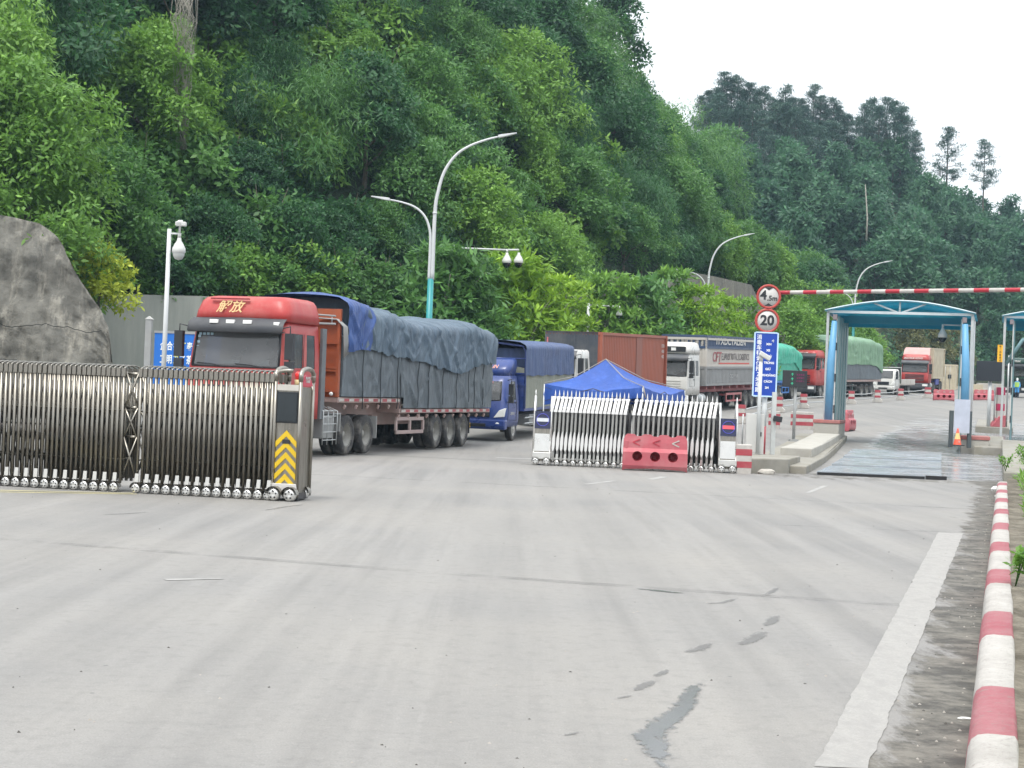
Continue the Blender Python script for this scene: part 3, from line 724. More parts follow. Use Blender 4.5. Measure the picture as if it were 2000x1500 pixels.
for row, (y0, y1, tall, step) in enumerate([(300, 345, 150, 13), (350, 395, 158, 15), (405, 450, 165, 17), (455, 500, 160, 20)]):
    px = 1366 + row * 6
    while px < 1656 - row * 4:
        yb = y0 + (y1 - y0) * (px - 1366) / 290 + g.uniform(-8, 8); t_ = tall * g.uniform(.86, 1.1) * (1 if 1395 < px < 1625 else .85)
        pine(px, yb, yb - t_, 254 - row * 9 + g.uniform(-3, 3), k, 'dark pine crowded in the dense pine wood left of the open clump', 'pines of the dense wood', 1.1); px += step * g.uniform(.7, 1.25); k += 1
pine(1868, 470, 390, 258, 3, 'low broad pine beneath the two lone skyline pines', None, 1.8)
for i, px in enumerate((1800, 1825, 1890, 1945, 1965, 1985, 2008)): pine(px, 430 + (px - 1800) * .45, 355 + (px - 1800) * .52, 262, i, 'low pine rising from the falling ridge line at the right', 'low pines on the right ridge', 1.6)
# trees one can point to
plant('broadleaf_tree', 'big1', 'bright', at(45, 640, 66), .93, .4, 'big bright green tree above the sprayed rock slope at the left edge', 'tree', None, 1.0)
plant('broadleaf_tree', 'big1', 'bright', at(-60, 560, 68), .95, 2.0, 'bright green tree cut by the left picture edge above the rock slope', 'tree', None, 1.15)
plant('broadleaf_tree', 'broad1', 'mid', at(205, 575, 72.5), .95, 1.3, 'leafy green tree right behind the yellow shrub', 'tree', None, .9)
plant('flowering_shrub', 'shrub1', 'yel', at(194, 592, 66.5), 1.1, .3, 'yellow flowering shrub beside the rock slope above the retaining wall', 'shrub', None, 1.05)
for i, (px, yb, Y, s, mk) in enumerate([(265, 572, 74, 1.1, 'mid'), (335, 574, 75, 1.2, 'dark'), (405, 578, 76, 1.25, 'mid'), (470, 580, 77.5, 1.3, 'bright'), (535, 585, 79, 1.2, 'mid'), (600, 590, 80, 1.4, 'bright'), (670, 600, 82, 1.4, 'mid'), (740, 615, 84, 1.4, 'mid'), (800, 625, 86, 1.4, 'dark')]):
    plant('shrub', 'shrub1', mk, at(px, yb + 6, Y), s, i * 1.3, 'green creeper covered shrub in the row along the top of the retaining wall', 'shrub', 'shrubs along the retaining wall')
TREES = [(865, 655, 492, 77, 'tier2', 'mid', 'dark mid green tree close right of the nearest street lamp'), (905, 670, 500, 78, 'broad3', 'mid', 'dark green tree under the twin camera arm'),
         (1000, 690, 508, 82, 'tier2', 'lime', 'bright yellow green tree under the twin dome cameras'), (945, 690, 530, 80, 'tier1', 'bright', 'fresh green tree left of the bright yellow green one'),
         (1062, 700, 545, 84, 'tier1', 'lime', 'bright lime tree left of the single camera pole'), (1110, 700, 560, 86, 'tier1', 'lime', 'small lime tree just left of the white camera pole'),
         (1185, 700, 545, 95, 'tier2', 'bright', 'leafy green tree behind the white camera pole'), (1250, 700, 552, 97, 'tier2', 'mid', 'green tree above the rusty orange container'),
         (1300, 700, 535, 104, 'tier1', 'bright', 'small light green tree against the sprayed concrete slope'), (1358, 705, 565, 103, 'tier1', 'lime', 'yellow green tree left of the second street lamp'),
         (1405, 710, 585, 108, 'tier1', 'lime', 'yellow green tree right of the second street lamp'), (1450, 712, 590, 112, 'tier1', 'bright', 'sparse green tree with dark stem left of the round signs'),
         (1545, 715, 592, 124, 'broad1', 'bright', 'rounded green tree right of the round speed signs'), (1600, 715, 560, 146, 'broad2', 'bright', 'bushy green tree on the foot of the hill left of the gantry'),
         (1690, 715, 640, 150, 'broad1', 'bright', 'green bush seen through the gantry behind the green tarp load')]
for i, (px, yb, yt, Y, key, mk, lab) in enumerate(TREES):
    b = at(px, yb, Y); H = (yb - yt) / FPX * Y; zz = gz(Y); H += max(0, b.z - zz); b.z = zz
    h0 = {'tier1': 6.3, 'tier2': 5.5, 'broad1': 7.6, 'broad2': 6.3, 'broad3': 9}[key]
    s = H / h0; xy = max(s, .85)
    r = plant('roadside_tree', key, mk, b, xy, i * 1.7, lab, 'tree', 'trees along the roadside'); r.scale.z = s
for i, (px, yb, yt, Y) in enumerate([(1405, 585, 470, 140), (1445, 560, 470, 150), (1500, 600, 500, 152), (1340, 530, 420, 132), (1260, 535, 430, 122)]):
    b = at(px, yb, Y); s = (yb - yt) / FPX * Y / 7.6; plant('broadleaf_tree', 'broad1', 'bright' if i % 2 == 0 else 'mid', b, max(s, .8), i, 'rounded tree leaning over the top of the sprayed concrete slope', 'tree', 'trees over the sprayed concrete slope')
# dry vine column and pale stems on the hillside
def vine(px, y0, y1, Y, w, n, seed, label):
    gg = random.Random(seed); mb = MB(); a, b = at(px, y0, Y), at(px - 8, y1, Y)
    for i in range(n):
        q = [a.lerp(b, k / 5) + Vector((gg.uniform(-w, w) * (1 - .12 * k), gg.uniform(-.3, .3), 0)) for k in range(6)]
        mb.tube(q, .011, 3)
    tag(mb.build('hanging_vine', BARKP), label, 'vine')
vine(362, -20, 292, 80, .75, 46, 3, 'tall grey column of dry hanging vines on the left hillside')
MBs = MB().tube([at(1692, 470, 200), at(1694, 425, 200.5), at(1690, 360, 201)], [.14, .1, .05], 6); tag(MBs.build('bare_trunk', BARKP), 'pale bare tree trunk standing out on the far hillside', 'tree trunk')
# weeds on the verge
def weeds(name, spots, label, ll=.16, material=L_BRIGHT, per=26, kind='stuff'):
    C = [s[:3] for s in spots]; N = [(0, 0, 1)] * len(C)
    o = bpy.data.objects.new(name, leaves_mesh(name, C, N, per, [s[3] for s in spots], ll, ll * .3, material, 31, .8, -.5)); COL.objects.link(o); tag(o, label, 'grass', kind=kind)
gg = random.Random(12); sp = []
for i in range(520):
    y = gg.uniform(4, 40); a = .3 + abs(gg.gauss(0, .8)) + gg.random() * .15
    if fnoise(a * 2, y, .5, 4) < -.05 and y < 30: continue
    sp.append((kerb_x(y) + .24 + a * .957, y - a * .288, .27 + .12 * sstep(.4, 2.5, a), gg.uniform(.08, .26)))
for i in range(220):
    y = gg.uniform(40.5, 60); x = 12.6 + (y - 40.5) * .33 + gg.uniform(.1, 3); sp.append((x, y, gz(y) + .42, gg.uniform(.12, .35)))
weeds('verge_grass', sp, 'bright green grass and weeds on the verge right of the kerb')
def weed_plant(x, y, z, h, seed, label, n=9):
    r = empty('weed', (x, y, z), 0, label, 'weed'); g3 = random.Random(seed); mb = MB(); C, N, S = [], [], []
    for k in range(4):
        a = g3.uniform(0, 6.28); e = Vector((math.cos(a) * h * .4, math.sin(a) * h * .4, h * g3.uniform(.7, 1))); mb.tube([(0, 0, -.05), e * .5 + Vector((0, 0, h * .1)), e], .006, 4)
        for q in range(n): 
            p = e * g3.uniform(.35, 1); C.append(tuple(p + Vector((g3.uniform(-.05, .05), g3.uniform(-.05, .05), 0)))); N.append((0, 0, 1)); S.append(.05)
    mb.build('stem', L_MID, r)
    o = bpy.data.objects.new('leaf_spray', leaves_mesh('leaf_spray', C, N, 3, S, .09, .05, L_BRIGHT, seed, .5, .1)); COL.objects.link(o); o.parent = r
weed_plant(13.25, 42.0, .4, .62, 5, 'taller dark leafed weed standing on the verge past the kerb end', 14)
weed_plant(4.55, 14.6, .24, .32, 6, 'weed with thin runners hanging over the painted kerb', 8)
weed_plant(12.3, 40.6, .4, .4, 9, 'small weed at the corner of the verge slab')

# ------------------------------------------------------------------ trucks: local +Y is forward, origin under the front bumper
def set_on_road(root, x, y, d, wb=8.0):
    d = Vector(d).normalized()                        # d points from the front to the tail
    za, zb = gz(y + d.y * 1.2), gz(y + d.y * (1.2 + wb)); s = math.atan2(zb - za, wb)
    th = math.atan2(d.x, -d.y)                        # heading -d
    root.matrix_world = Matrix.Translation((x, y, za - math.tan(s) * 1.2)) @ Matrix.Rotation(th, 4, 'Z') @ Matrix.Translation((0, 0, 0)) @ Matrix.Rotation(-s, 4, 'X')
def rrect(y0, y1, hw, r, nf=10, ns=8, nc=3):            # ring of points, starts at front right going to the left side and round
    P = []
    for i in range(nf + 1): P.append((hw - r - (2 * hw - 2 * r) * i / nf, y1))
    for k in range(1, nc): a = PI / 2 * k / nc; P.append((-hw + r - r * math.sin(a), y1 - r + r * math.cos(a)))
    for i in range(ns + 1): P.append((-hw, y1 - r - (y1 - y0 - 2 * r) * i / ns))
    for k in range(1, nc): a = PI / 2 * k / nc; P.append((-hw + r - r * math.cos(a), y0 + r - r * math.sin(a)))
    for i in range(nf + 1): P.append((-hw + r + (2 * hw - 2 * r) * i / nf, y0))
    for k in range(1, nc): a = PI / 2 * k / nc; P.append((hw - r + r * math.sin(a), y0 + r - r * math.cos(a)))
    for i in range(ns + 1): P.append((hw, y0 + r + (y1 - y0 - 2 * r) * i / ns))
    for k in range(1, nc): a = PI / 2 * k / nc; P.append((hw - r + r * math.cos(a), y1 - r + r * math.sin(a)))
    return P
def loft(mb, rings, mi=0, skip=None, cap=True):
    n = len(rings[0]); vs = [p for r in rings for p in r]; fs = []
    for i in range(len(rings) - 1):
        for k in range(n):
            if skip and skip(i, k): continue
            fs.append((i * n + k, i * n + (k + 1) % n, (i + 1) * n + (k + 1) % n, (i + 1) * n + k))
    if cap: fs += [tuple(range(n)), tuple((len(rings) - 1) * n + k for k in range(n))]
    return mb.add(vs, fs, mi, True)
WHEEL_CACHE = {}
def wheel(root, x, y, r=.52, w=.3, dual=False, rimc=None, side=-1):
    rimc = rimc or RIM; key = (r, w, dual, rimc.name, side)
    if key not in WHEEL_CACHE:
        t, rm = MB(), MB()
        for off in ([0, w * 1.12] if dual else [0]):
            o = -side * off
            prof = [(-w * .42, r * .55), (-w * .47, r * .62), (-w * .5, r * .8), (-w * .46, r * .94), (-w * .36, r), (w * .36, r), (w * .46, r * .94), (w * .5, r * .8), (w * .47, r * .62), (w * .42, r * .55)]
            t.lathe([(a + o, b) for a, b in prof], 28)
        s = side
        if dual: rp = [(s * w * .46, r * .60), (s * w * .42, r * .56), (-s * w * .25, r * .50), (-s * w * .3, r * .3), (-s * w * .1, r * .22), (s * w * .1, r * .2), (s * w * .14, 0.001)]
        else: rp = [(s * w * .46, r * .60), (s * w * .42, r * .56), (s * w * .2, r * .50), (s * w * .42, r * .34), (s * w * .44, r * .2), (s * w * .55, r * .16), (s * w * .56, 0.001)]
        rm.lathe(rp, 24)
        for k in range(10):
            a = 2 * PI * k / 10; q = rp[3][0]; rm.lathe([(q - .01, .018), (q + s * .03, .018), (q + s * .03, .001)], 6, c=(0, math.cos(a) * r * .32, math.sin(a) * r * .32))
        WHEEL_CACHE[key] = (t.mesh('wheel', RUBBER), rm.mesh('rim', rimc))
    a, b = WHEEL_CACHE[key]
    o = bpy.data.objects.new('wheel', a); COL.objects.link(o); o.parent = root; o.location = (x, y, r)
    q = bpy.data.objects.new('rim', b); COL.objects.link(q); q.parent = o
    return o
def axle(root, y, hw, r=.52, w=.29, dual=False, rimc=None):
    for s in (-1, 1): wheel(root, s * (hw - w / 2 - .01), y, r, w, dual, rimc, s)
def mirror(parent, x, y, z, s, h=.62, w=.22):
    m = MB(); m.box((0, 0, 0), (w, .13, h)); m.box((0, -.01, -h * .5 - .16), (w, .13, .24))
    m.tube([(-s * w * .9, -.02, h * .5 + .12), (0, .0, h * .5 + .16), (0, 0, h * .5), (0, 0, -h * .5 - .2), (-s * w * .9, -.02, -h * .5 - .25)], .018, 6)
    return m.build('mirror', BLACKP, parent, bevel=.03, loc=(x, y, z))
def person_mesh(name, joints, radii, edges, parts, mi): pass
def heavy_cab(root, paint, H=3.3, fairing=True, w=2.48, L=2.3, visor=True, grille=None, lower=None, band=None, fair_mat=None, z_ws=(2.18, 3.0)):
    hw = w / 2; r = .11; zb, zt = z_ws
    zs = [.95, 1.35, 1.8, zb - .05, zb, (zb + zt) / 2, zt, H - .08, H]
    fy = [.0, .0, -.02, -.06, -.07, -.14, -.22, -.34, -.46]
    hws = [hw, hw, hw, hw, hw - .005, hw - .02, hw - .05, hw - .07, hw - .14]
    rings = []
    for z, f, h in zip(zs, fy, hws): rings.append([(x, y, z) for x, y in rrect(-L, f, h, r)])
    nf, ns, nc = 10, 8, 3; s0 = nf + nc          # index of first side segment
    def skip(i, k):
        if i in (4, 5): return (0 <= k < nf) or (s0 + 1 <= k < s0 + 4) or (s0 + 5 <= k < s0 + 7) or (s0 + nf + ns + 2 * nc + 1 + 1 <= k < s0 + nf + ns + 2 * nc + 1 + 4)
        return False
    mb = MB(); loft(mb, rings, 0, skip)
    cab = mb.build('cab', paint, root)
    R4, R5, R6 = rings[4], rings[5], rings[6]
    ins = lambda p, d: (p[0], p[1] + d, p[2])
    gl = MB(); gl.grid([[ins(R[k], -.012) for k in range(nf + 1)] for R in (R4, R5, R6)]); gl.build('windshield', GLASS, cab)
    bz = MB()                                             # black rubber surround
    for R, dz in ((R4, -.03), (R6, .03)): bz.tube([ins((p[0], p[1], p[2] + dz * .3), .006) for p in R[:nf + 1]], .03, 6)
    for k in (0, nf): bz.tube([ins(R[k], .006) for R in (R4, R5, R6)], .03, 6)
    bz.build('windshield_surround', BLACKP, cab)
    for a, b in ((s0 + 1, s0 + 4), (s0 + 5, s0 + 7), (s0 + nf + ns + 2 * nc + 2, s0 + nf + ns + 2 * nc + 5)):
        MB().grid([[(p[0] * .992, p[1], p[2]) for p in R[a:b + 1]] for R in (R4, R5, R6)]).build('side_window', GLASS, cab)
    dm = MB()
    ys = [rings[4][s0 + 1][1], rings[4][s0 + 4][1]]
    dm.tube([(-hw - .004, ys[0] + .03, zt), (-hw - .006, ys[0] + .05, 1.4), (-hw - .006, ys[1] - .05, 1.4), (-hw - .004, ys[1] - .03, zt)], .008, 4)
    dm.box((-hw - .02, ys[1] + .12, zb - .2), (.03, .18, .045)); dm.build('door_seam', BLACKP, cab)
    it = MB(); it.b2(-hw + .1, hw - .1, -.62, -.2, 1.7, zb + .02); it.b2(-hw + .12, hw - .12, -L + .1, -L + .22, 1.3, zt)
    for x in (-.62, .62): it.b2(x - .27, x + .27, -1.6, -1.1, 1.5, 1.75); it.b2(x - .27, x + .27, -1.75, -1.55, 1.5, 2.6); it.b2(x - .15, x + .15, -1.72, -1.58, 2.62, 2.85)
    it.build('interior', DARKG, cab, bevel=.03)
    st = MB(); st.T = Matrix.Translation((-.62, -.78, 2.2)) @ Matrix.Rotation(.5, 4, 'X')
    st.tube([(math.cos(k * PI / 8) * .23, math.sin(k * PI / 8) * .23, 0) for k in range(17)], .018, 6); st.build('steering_wheel', BLACKP, cab)
    wp = MB()
    for x in (-.75, .25): wp.tube([(x, -.03, zb - .03), (x + .35, -.05, zb + .035), (x + .75, -.05, zb + .05)], .012, 5)
    wp.build('wiper', BLACKP, cab)
    for s in (-1, 1): mirror(cab, s * (hw + .2), .03, (zb + zt) / 2 + .08, s)
    bm_ = MB(); bm_.prism([(-.25, .42), (.1, .42), (.14, .6), (.1, .94), (-.25, .94)], -hw, hw, 'X'); bm_.build('bumper', lower or DARKG, root, bevel=.04)
    for s in (-1, 1):
        MB().b2(s * (hw - .28) - .24, s * (hw - .28) + .24, .08, .135, .66, .86).build('headlight', LAMPG, root, bevel=.02)
    gr = MB()
    for k in range(5): gr.b2(-.85, .85, -.03, .02 - k * .002, 1.12 + k * .13, 1.2 + k * .13)
    gr.build('grille', grille or BLACKP, cab, bevel=.015)
    for s in (-1, 1):
        for k in range(2): MB().b2(s * hw - .02 if s < 0 else hw - .2, s * hw + .2 if s < 0 else hw + .02, -.95, -.45, .45 + k * .35, .5 + k * .35).build('step', BLACKP, root)
    if visor:
        v = MB(); v.grid([[(x, y, z) for x, z in ((-hw + .06, zt + .34), (-hw * .5, zt + .36), (0, zt + .37), (hw * .5, zt + .36), (hw - .06, zt + .34))] for y, z in [(0, 0)]] if False else
               [[(-hw + .02, -.24, zt + .32), (0, -.2, zt + .34), (hw - .02, -.24, zt + .32)], [(-hw + .0, -.02, zt + .2), (0, .04, zt + .2), (hw, -.02, zt + .2)], [(-hw + .0, .05, zt + .0), (0, .12, zt - .01), (hw, .05, zt)], [(-hw + .02, .01, zt - .03), (0, .08, zt - .04), (hw - .02, .01, zt - .03)], [(-hw + .02, -.2, zt + .02), (0, -.2, zt + .02), (hw - .02, -.2, zt + .02)]])
        v.build('sun_visor', mat('visor_grey', (.032, .035, .042), .45, 0, .1, dirt=DUST, damt=.12) if band is None else band, cab)
    if fairing:
        rg = []
        for z, f, b, h, rr in ((H - .03, -.22, -L + .02, hw + .005, .22), (H + .2, -.27, -L, hw - .02, .24), (H + .44, -.36, -L, hw - .09, .25), (H + .53, -.46, -L + .02, hw - .16, .25), (H + .57, -.68, -L + .06, hw - .28, .25)):
            rg.append([(x, y, z) for x, y in rrect(b, f, h, rr)])
        f = MB(); loft(f, rg); f.build('roof_fairing', fair_mat or paint, cab)
    return cab
def chassis(root, y0, y1, hw=.42, z=.85, m=None):
    mb = MB()
    for s in (-1, 1): mb.b2(s * hw - .06, s * hw + .06, y1, y0, z - .14, z + .14)
    n = int((y0 - y1) / 1.3)
    for k in range(n): mb.b2(-hw, hw, y0 - .4 - k * 1.3, y0 - .28 - k * 1.3, z - .1, z + .1)
    return mb.build('chassis', m or FRAME, root)
def wrinkled(root, name, m, L0, L1, hw, prof, n=110, amp=.03, seed=0, cap=(True, True), ties=(), fold=1.0):
    """cloth over a load: prof(y) gives the section as (x_factor, z) from the lower left edge over the top to the lower right"""
    rows = []; mi = []
    for i in range(n + 1):
        y = L0 + (L1 - L0) * i / n; sec = prof(y); r = []
        for j, (xf, z) in enumerate(sec):
            wv = amp * (nz(y * 2.3 * fold, z * .7 + xf, seed) + .5 * nz(y * 6.5 * fold + z * 1.2, z * .5, seed + 9) + 1.1 * (.5 - 2 * abs(nz(y * 1.5 * fold + z * 1.3 * math.sin(y * .9), z * .35, seed + 2))))
            fl = .5 * amp * nz(y * 1.1 + z * 1.5, z * 2 - y, seed + 4)
            side = abs(xf) > .9
            for q, yt in enumerate(ties):
                u = abs(y - yt); h = z - sec[0][1]
                if u < 1.9: fl += (.075 * math.exp(-((u - (.55 + .25 * (q % 3)) * h) / .10) ** 2) - .05 * math.exp(-((u - (.55 + .25 * (q % 3)) * h - .17) / .12) ** 2)) * math.exp(-h * .35)
            r.append((hw * xf + (math.copysign(wv + fl, xf) if side else 0), y, z + (0 if side else (wv + fl) * .9)))
        rows.append(r)
    mb = MB(); mb.grid(rows)
    for k, e in ((0, rows[0]), (1, rows[-1])):
        if cap[k]:
            c = [(p[0] * .6, p[1] + .0, p[2]) for p in e]; mb.grid([e, c, [(0, p[1], p[2]) for p in e]])
    return mb.build(name, m, root)
def section(z0, zt, zr, n=9, up=7):
    n = n * 2                        # straight side from z0 to the shoulder, rounded top
    S = [(-1, z0 + (zt - z0) * i / n) for i in range(n)]
    S += [(-1, zt), (-.985, zt + (zr - zt) * .3), (-.93, zt + (zr - zt) * .55), (-.8, zt + (zr - zt) * .75)]
    S += [(-.8 + 1.6 * k / up, zt + (zr - zt) * (.75 + .25 * math.sin(PI * k / up))) for k in range(1, up)]
    S += [(.8, zt + (zr - zt) * .75), (.93, zt + (zr - zt) * .55), (.985, zt + (zr - zt) * .3), (1, zt)]
    S += [(1, zt + (z0 - zt) * i / n) for i in range(1, n + 1)]
    return S
def tarp_mat(name, col, col2, rough=.55):
    m = NT(name); v = m.coord('Object', 0, (1, .5, 1)); n = m.noise(v, 1.2, 6, .65); w = m.noise(m.coord('Object', 0, (1, 1, .15)), 3.5, 7, .7); f = m.noise(m.coord('Object'), 30, 3)
    c = m.mix(m.ramp(n, .35, .65), col, col2); c = m.mix(m.ramp(w, .5, .72, 0, .45), c, tuple(min(1, k * 1.9 + .03) for k in col)); m.base(c); m.set(m.p.inputs['Roughness'], m.ramp(n, .3, .7, rough - .1, rough + .12))
    m.bump(m.math('ADD', w, m.math('MULTIPLY', f, .1)), .6, .08); return m.mat
T_GREY = tarp_mat('slate_grey_tarp', (.078, .097, .113), (.108, .128, .143))
T_GREYB = tarp_mat('blue_grey_tarp', (.06, .095, .135), (.095, .135, .172))
T_BLUE = tarp_mat('blue_tarp', (.024, .058, .19), (.035, .085, .26), .5)
T_NAVY = tarp_mat('navy_tarp', (.035, .06, .15), (.055, .09, .19))
T_TEAL = tarp_mat('turquoise_tarp', (.015, .28, .18), (.035, .36, .25), .5)
T_GREEN = tarp_mat('faded_green_tarp', (.11, .22, .13), (.19, .32, .2))
T_DGREEN = tarp_mat('dark_green_tarp', (.03, .11, .06), (.06, .17, .1))
T_KHAKI = tarp_mat('khaki_grey_tarp', (.16, .175, .145), (.22, .23, .19))
T_TENT = tarp_mat('royal_blue_canopy', (.013, .058, .27), (.018, .078, .34), .55)
ORANGE = mat('rust_orange_paint', (.30, .075, .03), .5, 0, .1, 2, dirt=(.12, .05, .03), damt=.5, dsc=2.2)
TRAILR = mat('trailer_dusty_red', (.34, .24, .22), .6, 0, .15, 3, dirt=(.3, .27, .24), damt=.6, dsc=2)
ROPE = mat('dark_rope', (.03, .035, .04), .9, 0, .2)

def side_stripes(root, x, y0, y1, z, n, h=.07, nm='reflector_strip'):
    a, b = MB(), MB()
    for k in range(n):
        c = y0 + (y1 - y0) * (k + .5) / n; w = abs(y1 - y0) / n * .5
        (a if k % 2 else b).b2(x - .006, x + .004, c - w * .98, c + w * .98, z - h / 2, z + h / 2)
    o = a.build(nm, STRR, root); b.build(nm, STRW, root); return o
def rope_lines(root, ys, hw, z0, z1f, m=ROPE):
    for k, y in enumerate(ys):
        mb = MB(); q = [(-hw - .055 - .012 * math.sin(i), y + .05 * nz(y * 3, i * .6, k), z0 + (z1f(y) - z0) * i / 7) for i in range(8)]; mb.tube(q, .013, 4); mb.build('tie_rope', m, root)

# the big red articulated truck
def red_truck():
    root = empty('articulated_truck', label='big red cab articulated truck with blue and grey tarpaulined trailer behind the steel gate', cat='truck')
    cab = heavy_cab(root, RED)
    for x in (-.32, .12, .55): MB().b2(x - .11, x + .11, -.02, .045, 3.18, 3.27).build('marker_lamp', LAMPG, cab, bevel=.01)
    MB().b2(-1.12, -.98, -.1, .0, 3.14, 3.24).build('marker_lamp', LAMPG, cab, bevel=.01)
    t = text('解放', .34, GOLD, cab, (.28, -.272, 3.58), ((-1, 0, 0), (0, -.36, 1)), 'lettering', shear=.25, bold=.004); t.location = (0, .03, 0)
    MB().box((.30, -.30, 3.785), (1.0, .06, .03)).build('fairing_slot', mat('dark_red_slot', (.2, .015, .02), .5), cab)
    pp = MB(); pp.box((.18, -.15, 2.275), (.5, .03, .1)); pp.box((-.62, -.15, 2.275), (.45, .03, .15)); pp.build('dashboard_paper', PAPER, cab)
    sk = MB()
    for k in range(9): sk.box((1.08 - .015 * k if k < 5 else 1.0 - (k - 5) * .1, -.2 + (.06 if k < 5 else 0) * (1 - k / 5), 2.35 + k * .13 if k < 5 else 2.93), (.07, .008, .06))
    sk.T = Matrix.Translation((0, .045, 0)); sk.build('windshield_sticker', mat('pale_blue_sticker', (.35, .5, .6), .5), cab)
    driver(cab)
    chassis(root, -.1, -7.0)
    dh = mat('deflector_grey', (.12, .13, .14), .6)
    for s in (-1, 1): MB().prism([(s * 1.24, -2.62), (s * 1.27, -2.3), (s * 1.2, -2.3), (s * 1.17, -2.62)], .95, 3.2, 'Z').build('side_deflector', dh, cab)
    axle(root, -1.45, 1.24)
    axle(root, -4.25, 1.24, dual=True); axle(root, -5.6, 1.24, dual=True)
    b = MB(); b.b2(-1.2, -.62, -3.35, -2.65, .45, 1.0); b.build('battery_box', GREYP, root, bevel=.03)
    MB().lathe([(-3.55, .001), (-3.55, .29), (-2.6, .29), (-2.6, .001)], 20, 'Y', (.92, 0, .72)).build('fuel_tank', GALV, root)
    cg = MB()
    for z in (.42, .62, .82, 1.02, 1.15): cg.tube([(-1.26, -2.5, z), (-1.29, -2.8, z), (-1.29, -3.15, z), (-1.26, -3.4, z)], .014, 5)
    for y in (-2.5, -2.8, -3.15, -3.4): cg.tube([(-1.27, y, .3), (-1.28, y, 1.15), (-1.0, y, 1.25)], .014, 5)
    cg.build('ladder_cage', GALV, root)
    for s in (-1, 1):
        x0, x1 = (.64, 1.24) if s > 0 else (-1.24, -.64)
        MB().b2(x0, x1, -3.72, -3.68, .62, 1.1).b2(x0, x1, -3.69, -3.3, 1.06, 1.1).build('mudguard', GREYP, root); MB().b2(x0, x1, -6.3, -6.26, .4, 1.0).build('mud_flap', GREYP, root)
    # trailer
    hw = 1.26
    fr = MB(); fr.b2(-hw, hw, -8.0, -3.45, 1.36, 1.5); fr.b2(-hw, hw, -16.5, -8.0, 1.07, 1.2); fr.b2(-hw, hw, -8.1, -7.95, 1.07, 1.5)
    for s in (-1, 1): fr.b2(s * .5 - .08, s * .5 + .08, -16.4, -7.6, .72, 1.07); fr.b2(s * .5 - .08, s * .5 + .08, -7.9, -3.6, 1.0, 1.36)
    for k in range(16): fr.tube([(-hw + .03, -4.0 - k * .8, (1.3 if k < 5 else 1.03)), (-hw + .08, -4.0 - k * .8, (1.2 if k < 5 else .93))], .05, 6)
    fr.build('trailer_frame', TRAILR, root, bevel=.015)
    side_stripes(root, -hw - .004, -3.5, -7.95, 1.43, 13); side_stripes(root, -hw - .004, -8.1, -16.4, 1.135, 24)
    hb = MB(); hb.b2(-hw, hw, -3.52, -3.44, 1.5, 3.75)
    for z in (1.62, 2.15, 2.22, 2.85, 3.4): hb.b2(-hw, hw, -3.44, -3.38, z, z + .05)
    for x in (-hw + .03, -.6, 0, .6, hw - .03): hb.b2(x - .035, x + .035, -3.44, -3.385, 1.5, 3.45)
    hb.build('headboard', ORANGE, root)
    MB().lathe([(-.01, .001), (-.01, .05), (.01, .05), (.012, .001)], 12, 'Y', (-1.1, -3.36, 1.58)).build('side_lamp', LAMPG, root)
    rk = MB(); rk.tube([(-1.3, -3.0, 3.55), (-.2, -3.0, 3.6), (.9, -3.0, 3.55)], .025, 6); rk.tube([(-1.3, -3.0, 3.35), (.9, -3.0, 3.35)], .03, 6)
    for x in (-1.2, -.8, 0, .8): rk.tube([(x, -3.0, 3.35), (x, -3.0, 3.55)], .015, 5)
    for k in range(5): rk.tube([(-.7, -3.25 - .03 * k, 3.5), (-1.2, -3.3 - .04 * k, 3.48), (-1.36 - .008 * k, -3.4 - .04 * k, 3.3), (-1.37 - .008 * k, -3.45 - .045 * k, 2.85), (-1.36 - .008 * k, -3.5 - .05 * k, 2.5 + .03 * k)], .017, 5)
    rk.build('tarp_rack', GREYP, root)
    seam = [(3.4, 2.86), (4.6, 2.8), (6.0, 2.72), (7.2, 2.66), (8.4, 2.58), (9.6, 2.55), (11, 2.4), (12.4, 2.3), (13.4, 2.32), (14.2, 2.5), (15.2, 2.62), (15.6, 2.68), (16.7, 2.66)]
    top = [(3.4, 4.05), (4.2, 4.12), (5.2, 4.08), (6.0, 3.9), (7.0, 3.98), (7.8, 3.86), (9, 3.76), (11, 3.82), (13, 3.9), (14.4, 3.98), (15.8, 3.9), (16.7, 3.8)]
    lo = lambda y: 1.52 if -y < 8 else 1.22
    def plow(y): s = interp(seam, -y)[0]; return section(lo(y), s + .12, s + .3, 9, 5)
    wrinkled(root, 'lower_tarp', T_GREY, -3.6, -16.55, hw + .02, plow, 260, .055, 3, ties=(-4.9, -6.2, -9.2, -11.4, -13.9, -15.4))
    def pup(y): s, t = interp(seam, -y)[0] + .05 * math.sin(y * 7) * .5, interp(top, -y)[0]; return section(s + .10 * nz(y * 1.9, 3, 5), t - .42, t, 9, 7)
    wrinkled(root, 'upper_tarp', T_GREYB, -4.6, -16.62, hw + .10, pup, 300, .08, 7, fold=.75, ties=(-5.6, -6.9, -8.5, -10.2, -11.7, -12.9, -14.4, -15.6))
    def pf(y): s, t = interp(seam, -y)[0] - .02, interp(top, -y)[0]; return section(s + .1 * sstep(-5.0, -3.2, y) * -2, t - .38, t + .05, 9, 7)
    wrinkled(root, 'front_tarp', T_BLUE, -3.62, -5.25, hw + .125, pf, 70, .07, 12, cap=(False, False), ties=(-3.9, -4.6))
    pb = lambda y: [(xf, z + .02) for xf, z in section(interp(top, -y)[0] - .5, interp(top, -y)[0] - .36, interp(top, -y)[0] + .03, 3, 7)]
    wrinkled(root, 'blue_patch', T_BLUE, -15.0, -16.64, hw * .8, pb, 14, .03, 19, cap=(False, False))
    ys = [-4.9, -6.2, -7.5, -7.75, -9.2, -10.1, -11.4, -12.7, -13.9, -14.5, -15.4]
